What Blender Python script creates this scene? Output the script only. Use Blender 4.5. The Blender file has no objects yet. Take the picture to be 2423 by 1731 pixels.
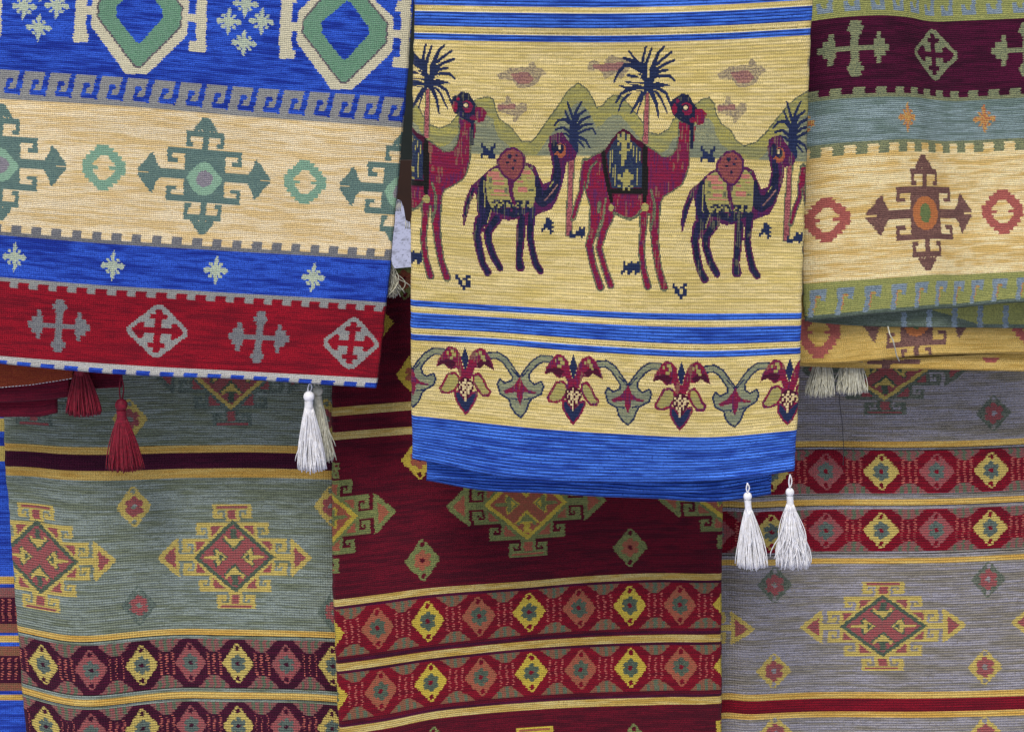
import bpy, math, random
import numpy as np
R = math.radians
C = bpy.context.scene.collection
sc = bpy.context.scene
rng = np.random.RandomState(7)
random.seed(7)

# ------------------------------------------------------------------ camera, light, exposure
PITCH = 12.0
FPX = 4000.0
CAMZ = 1.6
cam = bpy.data.cameras.new('camera')
cam.sensor_width = 36.0
cam.lens = 36.0 * FPX / 2423.0
cam.clip_start = 0.05
cam.clip_end = 400
camo = bpy.data.objects.new('camera', cam)
C.objects.link(camo)
camo.location = (0, 0, CAMZ)
camo.rotation_euler = (R(90 - PITCH), 0, 0)
sc.camera = camo

SUN_EL, SUN_AZ = 56.0, 195.0      # azimuth clockwise from +Y: the sun stands high behind the camera, a little left
w = bpy.data.worlds.new('World')
sc.world = w
w.use_nodes = True
nt = w.node_tree
bg = nt.nodes['Background']
sky = nt.nodes.new('ShaderNodeTexSky')
sky.sky_type = 'NISHITA'
sky.sun_disc = False
sky.sun_elevation = R(SUN_EL)
sky.sun_rotation = R(SUN_AZ)
sky.air_density = 1.0
sky.dust_density = 3.0
nt.links.new(sky.outputs[0], bg.inputs[0])
bg.inputs[1].default_value = 0.09
sl = bpy.data.lights.new('sun', 'SUN')
sl.energy = 2.2
sl.angle = R(22)
sl.color = (1.0, 0.97, 0.93)
so = bpy.data.objects.new('sun', sl)
C.objects.link(so)
so.rotation_euler = (R(90 - SUN_EL), 0, R(180 - SUN_AZ))
sc.view_settings.view_transform = 'Standard'
sc.view_settings.look = 'None'
sc.view_settings.exposure = 0.17
sc.view_settings.gamma = 1.0
sc.view_settings.use_curve_mapping = False

# ------------------------------------------------------------------ where a photographed point lies on a hanging plane
_c, _s = math.cos(R(PITCH)), math.sin(R(PITCH))
def world(x, y, Y):
    dx = (np.asarray(x, float) - 1211.5) / FPX
    dy = -(np.asarray(y, float) - 865.5) / FPX
    diy = _c + dy * _s
    diz = -_s + dy * _c
    t = Y / diy
    return dx * t, CAMZ + diz * t
def wpt(x, y, Y):
    a, b = world(x, y, Y)
    return (float(a), float(Y), float(b))

def lin(c):
    c = np.asarray(c, float) / 255.0
    return np.where(c <= 0.04045, c / 12.92, ((c + 0.055) / 1.055) ** 2.4)

def thing(name, label, cat, loc, group=None):
    o = bpy.data.objects.new(name, None)
    C.objects.link(o)
    o.location = loc
    o.empty_display_size = 0.05
    o['label'] = label
    o['category'] = cat
    if group: o['group'] = group
    return o

# ------------------------------------------------------------------ yarns:  name: (A, B, C, streak, speckle, rib, dots)
# A main yarn, B second yarn (marled along the weft by 'streak', picked stitch by stitch by 'speckle'), C the binding thread seen between the ribs
YARN = {
 'blueC': ((76,130,236),(36,72,170),(12,24,80),.85,.04,1.0,0),
 'sandC': ((234,212,146),(210,186,106),(86,78,42),.85,.10,.55,1),
 'white':  ((235,225,180),(225,215,170),(200,190,150),.2,.0,.0,0),
 'dotline':((190,165,90),(60,52,30),(20,20,20),   .1,.45,.0,0),
 'navy': ((34,44,76),(46,58,90),(20,26,46),.5,.15,.30,0),
 'dark': ((28,34,58),(46,50,76),(18,20,34),.5,.20,.25,0),
 'green_dark': ((36,46,80),(60,74,84),(24,30,44),.5,.25,.3,0),
 'plum': ((104,34,74),(66,38,82),(50,26,54),.5,.30,.25,0),
 'crimson': ((144,28,56),(108,38,74),(84,24,52),.7,.30,.35,0),
 'maroon': ((84,22,44),(60,24,50),(50,16,34),     .5,.25,.25,0),
 'outline': ((128,128,92),(52,62,62),(50,56,60),.2,.48,.2,0),
 'olive': ((178,168,88),(140,140,96),(92,94,66),.9,.22,.50,0),
 'olive_grey': ((160,160,118),(116,124,106),(86,90,78),.8,.38,.45,0),
 'cloudg': ((196,176,126),(120,108,100),(90,84,86),.3,.42,.35,0),
 'cloudm': ((176,130,108),(124,82,92),(90,66,80),.3,.38,.35,0),
 'trunk':  ((186,112,108),(104,42,60),(96,40,56), .2,.45,.5,0),
 'gold_olive':((178,166,92),(150,146,100),(90,92,66),.5,.15,.3,0),
 'pink': ((206,122,112),(180,138,100),(120,70,70),.3,.35,.4,0),
 'bundle': ((156,88,74),(116,56,76),(90,48,66),.4,.42,.3,0),
 'orange': ((184,104,62),(150,80,70),(110,60,60), .3,.3,.3,0),
 'cream':  ((226,204,152),(206,176,120),(110,80,70),.2,.2,.1,0),
 # left throw
 'blueA': ((54,98,214),(26,50,150),(24,42,122),.95,.10,.35,0),
 'yelA': ((250,230,186),(230,198,134),(206,174,110),.95,.08,.28,1),
 'pale': ((222,214,180),(204,198,166),(168,164,134),.4,.10,.30,0),
 'green': ((106,150,118),(124,160,134),(92,132,106),.3,.35,.15,0),
 'brown':  ((98,92,98),(120,110,110),(70,66,72),  .2,.40,.20,0),
 'grey': ((160,160,152),(128,128,130),(108,108,112),.4,.25,.25,0),
 'greydk': ((138,138,136),(100,102,110),(74,76,84),.3,.30,.40,0),
 'lightg': ((202,200,192),(174,172,164),(160,158,150),.4,.25,.2,0),
 'teal': ((112,138,126),(90,116,112),(76,102,100),.5,.30,.20,0),
 'mint': ((130,172,144),(150,182,152),(112,150,128),.5,.25,.2,0),
 'mintl':  ((152,188,158),(138,178,146),(130,164,140),.4,.25,.15,0),
 'lav': ((152,146,150),(134,130,138),(120,116,124),.3,.35,.15,0),
 'red': ((158,18,38),(112,14,32),(104,12,30),.85,.08,.25,0),
 'snow': ((200,210,176),(150,166,160),(120,140,150),.2,.25,.25,0),
 # right throw
 'oliveR': ((172,172,98),(132,140,84),(100,110,68),.5,.30,.30,0),
 'plumR': ((84,16,50),(52,12,34),(44,10,30),.85,.10,.20,0),
 'tealR': ((150,170,170),(110,130,120),(76,92,88),.95,.10,.55,0),
 'yelR': ((252,232,176),(224,186,108),(180,150,84),.95,.06,.30,1),
 'yelS': ((226,192,110),(200,162,80),(150,122,60),.95,.08,.35,1),
 'castR': ((150,154,110),(98,108,88),(66,78,66),.3,.30,.45,0),
 'brownR': ((142,104,92),(94,66,64),(76,54,54),.5,.38,.35,0),
 'dusty': ((190,104,92),(158,86,80),(136,76,72),.4,.35,.30,0),
 'orangeR':((204,128,74),(176,108,72),(150,96,66),.3,.30,.2,0),
 'greenR': ((120,136,82),(92,112,72),(84,98,66),  .3,.30,.2,0),
 'hookR':  ((150,166,176),(104,124,136),(60,72,80),.4,.25,.45,0),
 'starR':  ((208,168,92),(180,78,66),(150,110,80),.3,.40,.2,0),
 'rollR': ((116,130,116),(82,96,76),(50,60,50),.6,.2,.55,0),
 # green, dark red and grey throws
 'greenG': ((152,164,154),(118,126,98),(46,56,50),.90,.10,.85,0),
 'greyH': ((168,164,170),(140,132,112),(66,64,68),.90,.10,.75,0),
 'gold': ((206,184,100),(188,166,90),(140,122,64),.6,.15,.35,0),
 'stripe': ((222,190,106),(206,160,72),(158,122,56),.90,.08,.45,0),
 'stripeD':((212,192,122),(188,152,66),(130,106,50),.90,.10,.50,0),
 'dred': ((166,84,84),(134,92,88),(112,64,66),.3,.35,.30,0),
 'dgreen': ((92,106,84),(66,78,72),(48,56,54),.3,.35,.3,0),
 'dgrey': ((104,118,106),(74,88,84),(56,66,66),.3,.35,.3,0),
 'plumG': ((74,18,44),(50,14,34),(42,12,30),.75,.10,.15,0),
 'mixG': ((150,84,82),(120,100,92),(84,64,62),.3,.35,.25,0),
 'dots':   ((196,108,92),(160,80,80),(110,40,50), .2,.20,.0,0),
 'deep': ((104,14,34),(70,12,28),(56,10,26),.90,.12,.25,0),
 'bandD': ((134,16,36),(96,12,30),(80,12,28),.80,.10,.25,0),
 'hookD': ((140,146,84),(94,108,66),(60,60,44),.4,.30,.5,0),
 'dgold': ((208,184,70),(186,158,60),(126,106,46),.5,.15,.35,0),
 'accD': ((172,92,70),(140,96,66),(104,58,46),.3,.35,.3,0),
 'mixD': ((146,88,70),(122,100,68),(84,60,48),.3,.35,.3,0),
 'rust':   ((158,74,40),(136,52,38),(112,40,34),  .6,.35,.3,0),
 'wine':   ((112,20,42),(80,16,36),(56,12,28),    .80,.10,.5,0),
 'fadeG': ((122,136,122),(70,82,74),(48,56,54),.4,.38,.5,0),
 'fadeH': ((124,128,112),(70,86,68),(48,56,54),.4,.38,.5,0),
 'seam': ((178,156,94),(140,122,74),(110,96,58),.2,.2,.2,0),
 'mixgreen': ((92,108,84),(110,110,88),(56,70,56),.3,.35,.3,0),
 'black':  ((26,26,24),(38,36,34),(18,18,18),     .2,.2,.0,0),
}
YN = list(YARN)
YI = {n: i for i, n in enumerate(YN)}
YA = np.array([lin(YARN[n][0]) for n in YN]); YB = np.array([lin(YARN[n][1]) for n in YN]); YC = np.array([lin(YARN[n][2]) for n in YN])
YP = np.array([YARN[n][3:] for n in YN], float)

def vnoise(h, w_, sy, sx, seed):
    r = np.random.RandomState(seed)
    g = r.rand(int(h / sy) + 3, int(w_ / sx) + 3)
    y = np.arange(h) / sy; x = np.arange(w_) / sx
    iy = y.astype(int); ix = x.astype(int)
    fy = y - iy; fx = x - ix
    fy = fy * fy * (3 - 2 * fy); fx = fx * fx * (3 - 2 * fx)
    a = g[iy][:, ix] * (1 - fx) + g[iy][:, ix + 1] * fx
    b = g[iy + 1][:, ix] * (1 - fx) + g[iy + 1][:, ix + 1] * fx
    return a * (1 - fy)[:, None] + b * fy[:, None]

def herm(xk, yk, x):
    """yk: (N,K) per-point knots, x: (N,)"""
    K = len(xk)
    d = np.diff(yk, axis=1) / np.diff(xk)
    m = np.empty_like(yk)
    m[:, 0] = d[:, 0]; m[:, -1] = d[:, -1]
    if K > 2: m[:, 1:-1] = (d[:, 1:] + d[:, :-1]) / 2
    i = np.clip(np.searchsorted(xk, x, side='right') - 1, 0, K - 2)
    h = (np.array(xk)[i + 1] - np.array(xk)[i])
    t = (x - np.array(xk)[i]) / h
    tc = np.clip(t, 0, 1)
    n = np.arange(len(x))
    y0, y1, m0, m1 = yk[n, i], yk[n, i + 1], m[n, i], m[n, i + 1]
    t2, t3 = tc * tc, tc ** 3
    v = (2*t3-3*t2+1)*y0 + (t3-2*t2+tc)*h*m0 + (-2*t3+3*t2)*y1 + (t3-t2)*h*m1
    return v + np.where(t < 0, t * h * m0, 0) + np.where(t > 1, (t - 1) * h * m1, 0)

class Cloth:
    """a woven pattern, stitch by stitch, and the way the cloth hangs"""
    def __init__(s, ucols, rows, u0, u1, v0, v1, cu=2.5, cv=2.5, base='grey', rib=3, seed=1):
        s.uc = np.array(ucols, float)
        s.vk = np.array([r[0] for r in rows], float)
        s.X = np.array([r[1] for r in rows], float)
        s.Y = np.array([r[2] for r in rows], float)
        s.u0, s.v0, s.cu, s.cv = u0, v0, cu, cv
        s.nu = int(round((u1 - u0) / cu)); s.nv = int(round((v1 - v0) / cv))
        s.a = np.full((s.nv, s.nu), YI[base], np.int16)
        s.ragged = True; s.rib = rib; s.seed = seed; s.off = (0, 0)
    def warp(s, u, v):
        u = np.asarray(u, float).ravel(); v = np.asarray(v, float).ravel()
        def vint(T):
            out = np.empty((len(v), T.shape[1]))
            for j in range(T.shape[1]):
                out[:, j] = herm(s.vk, np.broadcast_to(T[:, j], (len(v), len(s.vk))), v)
            return out
        return herm(s.uc, vint(s.X), u), herm(s.uc, vint(s.Y), u)
    def inv(s, x, y):
        x = np.asarray(x, float).ravel(); y = np.asarray(y, float).ravel()
        u, v = x.copy(), y.copy()
        for _ in range(25):
            a, b = s.warp(u, v)
            u += (x - a) * .8; v += (y - b) * .8
        return u, v
    def T(s, tr, pts):
        p = np.array(pts, float)
        x0, y0, k = tr
        u, v = s.inv(x0 + p[:, 0] / k, y0 + p[:, 1] / k)
        return np.stack([u, v], 1)
    # --- painting in cloth units
    def _sub(s, a, b, c, d):
        i0 = max(0, int((a - s.u0) / s.cu) - 1); i1 = min(s.nu, int((c - s.u0) / s.cu) + 2)
        j0 = max(0, int((b - s.v0) / s.cv) - 1); j1 = min(s.nv, int((d - s.v0) / s.cv) + 2)
        if i1 <= i0 or j1 <= j0: return None
        U = s.u0 + (np.arange(i0, i1) + .5) * s.cu; V = s.v0 + (np.arange(j0, j1) + .5) * s.cv
        return i0, i1, j0, j1, *np.meshgrid(U, V)
    def put(s, m, sub, c):
        s.a[sub[2]:sub[3], sub[0]:sub[1]][m] = YI[c]
    def band(s, a, b, c):
        j0 = int(round((a - s.v0) / s.cv)); j1 = int(round((b - s.v0) / s.cv))
        s.a[max(j0, 0):max(j1, 0)] = YI[c]
    def poly(s, p, c):
        p = np.asarray(p, float) + np.array(s.off)
        sub = s._sub(p[:, 0].min(), p[:, 1].min(), p[:, 0].max(), p[:, 1].max())
        if sub is None: return
        U, V = sub[4], sub[5]; m = np.zeros(U.shape, bool)
        q = np.roll(p, -1, 0)
        for (x0, y0), (x1, y1) in zip(p, q):
            if y0 == y1: continue
            cr = ((y0 > V) != (y1 > V)) & (U < (x1 - x0) * (V - y0) / (y1 - y0) + x0)
            m ^= cr
        s.put(m, sub, c)
    def rect(s, a, b, c_, d, c):
        s.poly([(a, b), (c_, b), (c_, d), (a, d)], c)
    def ell(s, x, y, rx, ry, c):
        x += s.off[0]; y += s.off[1]
        sub = s._sub(x - rx, y - ry, x + rx, y + ry)
        if sub is None: return
        s.put(((sub[4] - x) / rx) ** 2 + ((sub[5] - y) / ry) ** 2 < 1, sub, c)
    def stroke(s, p, wd, c):
        p = np.asarray(p, float) + np.array(s.off)
        wd = np.broadcast_to(np.asarray(wd, float), (len(p),)) / 2
        M = wd.max()
        for k in range(len(p) - 1):
            a, b = p[k], p[k + 1]
            sub = s._sub(min(a[0], b[0]) - M, min(a[1], b[1]) - M, max(a[0], b[0]) + M, max(a[1], b[1]) + M)
            if sub is None: continue
            U, V = sub[4], sub[5]; d = b - a; L = (d ** 2).sum() + 1e-9
            t = np.clip(((U - a[0]) * d[0] + (V - a[1]) * d[1]) / L, 0, 1)
            D = np.hypot(U - a[0] - t * d[0], V - a[1] - t * d[1])
            s.put(D < wd[k] * (1 - t) + wd[k + 1] * t, sub, c)
    def opoly(s, p, c, oc, w_):
        s.poly(p, c); q = np.vstack([p, p[:1]]); s.stroke(q, w_, oc)
    def bits(s, rows, x, y, px, py, c):
        for j, r in enumerate(rows):
            for i, ch in enumerate(r):
                if ch == '#': s.rect(x + i * px, y + j * py, x + (i + 1) * px, y + (j + 1) * py, c)
    # --- yarn colours
    def colours(s):
        h, w_ = s.a.shape; a = s.a; P = YP[a]
        st = vnoise(h, w_, 1.3, 13, s.seed) * .5 + vnoise(h, w_, 3.0, 30, s.seed + 1) * .38 + vnoise(h, w_, 9, 80, s.seed + 2) * .22
        st = np.clip((st - .40) * 3.0, 0, 1)
        r = np.random.RandomState(s.seed + 5)
        t = st * P[..., 0]
        sp = r.rand(h, w_) < P[..., 1]
        t = np.where(sp, np.maximum(t, .7), t)[..., None]
        col = YA[a] * (1 - t) + YB[a] * t
        vert = np.isin(a, [YI['crimson'], YI['plum'], YI['dark']])
        vs = vnoise(h, w_, 9, .9, s.seed + 12); vz = vnoise(h, w_, 30, 14, s.seed + 13)
        kk = (vert & (vs > .74) & (vz > .45))[..., None] * .34
        col = col * (1 - kk) + YB[YI['gold_olive']] * kk
        kk = (vert & (vs < .28) & (vz < .65))[..., None] * .5
        col = col * (1 - kk) + lin((58, 44, 96)) * kk
        row = (np.arange(h) % s.rib == s.rib - 1)[:, None]
        alt = ((np.arange(w_)[None, :] + (np.arange(h)[:, None] // s.rib)) % 2 == 0)
        on = vnoise(h, w_, 2.0, 18, s.seed + 9) > .36
        dots = P[..., 3]
        rv = P[..., 2] * np.where(dots > 0, (alt & on) * 1.0, np.where(a == YI['blueC'], .75, .25) + np.where(a == YI['blueC'], .25, .75) * vnoise(h, w_, 1.0, 5, s.seed + 8))
        k = (row * rv)[..., None]
        col = col * (1 - k) + YC[a] * k
        rowv = 1 + (r.rand(h, 1) - .5) * np.where(dots > 0, .16, .05)
        col *= (rowv * (0.88 + 0.24 * r.rand(h, w_)))[..., None]
        return col
    # --- mesh
    def build(s, name, parent, Y, T=.010, r=.004, left=None, right=None, mat=None, relief=None, label=None, open_top=True):
        nv = s.nv
        V = s.v0 + np.arange(nv + 1) * s.cv
        U = np.linspace(s.u0, s.u0 + s.nu * s.cu, 260)
        ul = np.full(nv + 1, s.u0, float); ur = np.full(nv + 1, s.u0 + s.nu * s.cu, float)
        if left or right:
            UU, VV = np.meshgrid(U, V)
            x, y = s.warp(UU, VV); x = x.reshape(UU.shape); y = y.reshape(UU.shape)
            for j in range(nv + 1):
                if left: ul[j] = np.interp(0, x[j] - np.interp(y[j], *zip(*left)), U)
                if right: ur[j] = np.interp(0, x[j] - np.interp(y[j], *zip(*right)), U)
        n = int(round((ur - ul).max() / s.cu))
        S = np.linspace(0, 1, n + 1)
        UU = ul[:, None] + (ur - ul)[:, None] * S[None]; VV = np.repeat(V[:, None], n + 1, 1)
        x, y = s.warp(UU, VV)
        if relief is not None: rel = relief(UU, VV)
        else: rel = 0 * UU
        rel = rel + (vnoise(nv + 1, n + 1, 60, 70, s.seed + 31) - .5) * .0035
        # slightly wobbly selvedges and fold lines
        X, Z = world(x, y, Y)
        X = X.reshape(UU.shape); Z = Z.reshape(UU.shape)
        wob = (vnoise(nv + 1, 2, 9, 1, s.seed + 40)[:, :2] - .5) * .0012
        X = X + wob[:, :1] * np.clip(1 - S * 20, 0, 1) + wob[:, 1:2] * np.clip(1 - (1 - S) * 20, 0, 1)
        dl = X - X[:, :1]; dr = X[:, -1:] - X; db = Z - Z[-1:]
        def rd(d): q = np.clip(r - d, 0, r); return r - np.sqrt(r * r - q * q)
        Yv = Y - rel + np.maximum(np.maximum(rd(dl), rd(dr)), rd(db))
        front = np.stack([X, Yv, Z], -1).reshape(-1, 3)
        yb = Y + T + max(0.0, float((-rel).max())) + 0 * X[:, 0]
        b = np.stack([np.stack([X[:, 0] + r, yb, Z[:, 0]], -1), np.stack([X[:, -1] - r, yb, Z[:, -1]], -1)], 1)
        b[-1, :, 2] += r
        back = b.reshape(-1, 3)
        vs = np.vstack([front, back]); N0 = (nv + 1) * (n + 1)
        i = np.arange(n); j = np.arange(nv)
        A = (j[:, None] * (n + 1) + i[None]).ravel()
        q = np.stack([A + n + 1, A + n + 2, A + 1, A], 1)
        jb = N0 + j * 2
        e0 = j * (n + 1)
        lq = np.stack([e0 + n + 1, e0, jb, jb + 2], 1)
        rq = np.stack([e0 + n, e0 + n + n + 1, jb + 3, jb + 1], 1)
        bq = np.stack([jb, jb + 1, jb + 3, jb + 2], 1)
        quads = np.vstack([q, lq, rq, bq]).astype(np.int32)
        me = bpy.data.meshes.new(name)
        nq = len(quads); ng = n + 3
        bot = np.concatenate([nv * (n + 1) + np.arange(n + 1), [N0 + nv * 2 + 1, N0 + nv * 2]]).astype(np.int32)[::-1]
        me.vertices.add(len(vs)); me.vertices.foreach_set('co', vs.astype(np.float32).ravel())
        me.loops.add(nq * 4 + ng); me.loops.foreach_set('vertex_index', np.concatenate([quads.ravel(), bot]))
        me.polygons.add(nq + 1)
        me.polygons.foreach_set('loop_start', np.concatenate([np.arange(nq) * 4, [nq * 4]]).astype(np.int32))
        me.update(calc_edges=True); me.validate()
        me.shade_smooth()
        col = s.colours()
        uc = (UU[:-1, :-1] + UU[1:, 1:]) / 2
        ci = np.clip(((uc - s.u0) / s.cu).astype(int), 0, s.nu - 1)
        jj = np.repeat(np.arange(nv)[:, None], n, 1)
        jit = np.random.RandomState(s.seed + 77).randint(0, 2, nv) * (1 if s.ragged else 0)
        ci = np.clip(ci + jit[:, None], 0, s.nu - 1)
        fc = col[jj, ci]
        allc = np.vstack([fc.reshape(-1, 3), fc[:, 0], fc[:, -1], fc[:, 0] * .9, fc[-1].mean(0)[None]])
        at = me.attributes.new('yarn', 'FLOAT_COLOR', 'FACE')
        at.data.foreach_set('color', np.hstack([allc, np.ones((len(allc), 1))]).astype(np.float32).ravel())
        th = me.attributes.new('thread', 'FLOAT_VECTOR', 'POINT')
        tv = np.stack([UU / s.cu, (VV - s.v0) / (s.cv * s.rib), 0 * UU], -1).reshape(-1, 3)
        tb = np.stack([np.stack([UU[:, 0] / s.cu, (V - s.v0) / (s.cv * s.rib), 0 * V], -1)] * 2, 1).reshape(-1, 3)
        th.data.foreach_set('vector', np.vstack([tv, tb]).astype(np.float32).ravel())
        me.materials.append(mat)
        o = bpy.data.objects.new(name, me); C.objects.link(o)
        o.parent = parent
        o.matrix_parent_inverse.identity()
        me.transform(__import__('mathutils').Matrix.Translation(-parent.location))
        if label: o['label'] = label
        return o

# ------------------------------------------------------------------ materials
def weave_mat(name, rib_h=.0007, stitch_h=.0003, rough=.95, sheen=.05):
    m = bpy.data.materials.new(name); m.use_nodes = True
    N, L = m.node_tree.nodes, m.node_tree.links
    p = N['Principled BSDF']
    at = N.new('ShaderNodeAttribute'); at.attribute_name = 'yarn'
    th = N.new('ShaderNodeAttribute'); th.attribute_name = 'thread'
    no = N.new('ShaderNodeTexNoise'); no.inputs['Scale'].default_value = 2.2; no.inputs['Detail'].default_value = 3
    L.new(th.outputs['Vector'], no.inputs['Vector'])
    mr = N.new('ShaderNodeMapRange'); mr.inputs['To Min'].default_value = .82; mr.inputs['To Max'].default_value = 1.18
    L.new(no.outputs['Fac'], mr.inputs['Value'])
    vm = N.new('ShaderNodeVectorMath'); vm.operation = 'SCALE'
    L.new(at.outputs['Color'], vm.inputs[0]); L.new(mr.outputs['Result'], vm.inputs['Scale'])
    L.new(vm.outputs['Vector'], p.inputs['Base Color'])
    p.inputs['Roughness'].default_value = rough
    p.inputs['Specular IOR Level'].default_value = .08
    p.inputs['Sheen Weight'].default_value = sheen
    p.inputs['Sheen Roughness'].default_value = .6
    sx = N.new('ShaderNodeSeparateXYZ'); L.new(th.outputs['Vector'], sx.inputs[0])
    def sine(sock, k, off):
        a = N.new('ShaderNodeMath'); a.operation = 'MULTIPLY_ADD'; a.inputs[1].default_value = 2 * math.pi * k; a.inputs[2].default_value = off
        L.new(sock, a.inputs[0])
        b = N.new('ShaderNodeMath'); b.operation = 'SINE'; L.new(a.outputs[0], b.inputs[0]); return b.outputs[0]
    r1 = sine(sx.outputs['Y'], 1, .0)
    r2 = sine(sx.outputs['X'], .5, 0)
    h1 = N.new('ShaderNodeMath'); h1.operation = 'MULTIPLY'; h1.inputs[1].default_value = rib_h; L.new(r1, h1.inputs[0])
    h2 = N.new('ShaderNodeMath'); h2.operation = 'MULTIPLY_ADD'; h2.inputs[1].default_value = stitch_h
    L.new(r2, h2.inputs[0]); L.new(h1.outputs[0], h2.inputs[2])
    h3 = N.new('ShaderNodeMath'); h3.operation = 'MULTIPLY_ADD'; h3.inputs[1].default_value = .0012
    L.new(no.outputs['Fac'], h3.inputs[0]); L.new(h2.outputs[0], h3.inputs[2])
    bu = N.new('ShaderNodeBump'); bu.inputs['Strength'].default_value = .8; bu.inputs['Distance'].default_value = 1.0
    L.new(h3.outputs[0], bu.inputs['Height']); L.new(bu.outputs['Normal'], p.inputs['Normal'])
    return m
M_cord = weave_mat('corded_weave', .00028, .0002)
M_flat = weave_mat('flat_weave', .0003, .0003)
M_chen = weave_mat('chenille_weave', .0005, .0004)

def thread_mat(name, rgb, rgb2, rough=.5, sheen=.3):
    m = bpy.data.materials.new(name); m.use_nodes = True
    N, L = m.node_tree.nodes, m.node_tree.links; p = N['Principled BSDF']
    tc = N.new('ShaderNodeTexCoord'); no = N.new('ShaderNodeTexNoise')
    no.inputs['Scale'].default_value = 260; no.inputs['Detail'].default_value = 2
    L.new(tc.outputs['Object'], no.inputs['Vector'])
    cr = N.new('ShaderNodeValToRGB'); cr.color_ramp.elements[0].position = .35; cr.color_ramp.elements[1].position = .65
    cr.color_ramp.elements[0].color = (*lin(rgb2), 1); cr.color_ramp.elements[1].color = (*lin(rgb), 1)
    L.new(no.outputs['Fac'], cr.inputs[0]); L.new(cr.outputs[0], p.inputs['Base Color'])
    p.inputs['Roughness'].default_value = rough; p.inputs['Sheen Weight'].default_value = sheen
    p.inputs['Specular IOR Level'].default_value = .35
    return m
M_white = thread_mat('white_thread', (246, 246, 250), (232, 229, 226))
M_cream = thread_mat('cream_thread', (214, 212, 192), (180, 176, 150))
M_redt = thread_mat('red_thread', (140, 14, 42), (108, 10, 32), .6, .04)
M_black = thread_mat('black_thread', (40, 40, 44), (24, 24, 26))

# ------------------------------------------------------------------ repeated ornaments (cloth units)
def quad4(cl, cx, cy, sx, sy, shapes, flips=((1, 1), (-1, 1), (1, -1), (-1, -1))):
    for sh, c in shapes:
        if len(sh) == 4 and not hasattr(sh[0], '__len__'):
            a, b, d, e = sh; sh = [(a, b), (d, b), (d, e), (a, e)]
        for fx, fy in flips:
            cl.poly([(cx + fx * sx * p[0], cy - fy * sy * p[1]) for p in sh], c)

def star(cl, cx, cy, col, ground, sx=1., sy=1., mid=('mintl', 'lav'), round_=False):
    G = ground
    quad4(cl, cx, cy, sx, sy, [
        ((-1, -1, 48, 57), col), ((48, -1, 112, 11), col), ((-1, 50, 88, 64), col), ((77, 28, 88, 64), col), ((63, 28, 78, 38), col),
        ((-1, 93, 44, 107), col), ((35, 68, 44, 107), col), ((27, 68, 36, 79), col), ((-1, 50, 7.5, 114), col),
        ([(-1, 141), (8, 141), (12, 133), (18, 126), (24, 118), (28, 109), (27, 105), (18, 108), (12, 105), (8, 110), (-1, 112)], col),
        ([(103, 11), (112, 24), (121, 50), (131, 40), (142, 24), (156, 8), (156, -1), (103, -1)], col)])
    quad4(cl, cx, cy, sx, sy, [((132, -1.6, 158, 1.3), G)], ((1, 1), (-1, 1)))
    a, b = mid
    if round_:
        cl.ell(cx, cy, 40 * sx, 41 * sy, a); cl.ell(cx, cy, 17 * sx, 24 * sy, b)
    else:
        cl.poly([(cx + x * sx, cy + y * sy) for x, y in [(0, -34), (10, -32), (42, 4), (42, 14), (20, 40), (10, 46), (-10, 46), (-24, 38), (-42, 6), (-36, -6), (-10, -32)]], a)
        cl.poly([(cx + x * sx, cy + y * sy) for x, y in [(0, -14), (14, -8), (21, 3), (16, 20), (0, 28), (-16, 20), (-20, 6), (-12, -8)]], b)

def ring(cl, cx, cy, col, ground, sx=1., sy=1.):
    h = [(13, -54), (13, -47), (22, -47), (22, -39), (32, -39), (32, -29), (42, -29), (42, -17), (50, -17), (50, 15), (42, 15), (42, 27), (33, 27), (33, 37), (23, 37), (23, 46), (13, 46), (13, 54)]
    cl.poly([(cx + x * sx, cy + y * sy) for x, y in h + [(-x, y) for x, y in h[::-1]]], col)
    i = [(9, -29), (14, -20), (24, -12), (27, -4), (13, -4), (13, 4), (27, 4), (22, 14), (14, 22), (8, 29)]
    cl.poly([(cx + x * sx, cy + y * sy) for x, y in i + [(-x, y) for x, y in i[::-1]]], ground)

def snow(cl, cx, cy, h, w_, c):
    k, q = h / 34., w_ / 28.
    P = lambda L: cl.poly([(cx + x * q, cy + y * k) for x, y in L], c)
    P([(0, -34), (5, -22), (4, -8), (5, 0), (5, 20), (0, 34), (-5, 22), (-5, 0), (-4, -8), (-5, -22)])
    P([(-28, -3), (-22, -7), (-14, -5), (-4, -4), (4, -4), (14, -5), (22, -7), (28, -3), (28, 4), (22, 8), (14, 4), (-14, 4), (-22, 8), (-28, 4)])
    for a in (-1, 1):
        for b in (-1, 1):
            cl.rect(cx + a * 12 * q - 4, cy + b * 13 * k - 4, cx + a * 12 * q + 4, cy + b * 13 * k + 4, c)
            cl.rect(cx + a * 7 * q - 4, cy + b * 7 * k - 3, cx + a * 7 * q + 4, cy + b * 7 * k + 3, c)

def cross(cl, cx, cy, c, sx=1., sy=1.):
    quad4(cl, cx, cy, sx, sy, [((-1, -1, 8, 62), c), ((-1, 38, 17, 50), c), ((-1, 30, 11, 60), c), ((-1, -1, 66, 6), c),
        ((44, -1, 55, 34), c), ((55, -1, 66, 19), c), ((66, -1, 76, 8), c), ((40, -1, 50, 20), c)])

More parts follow.
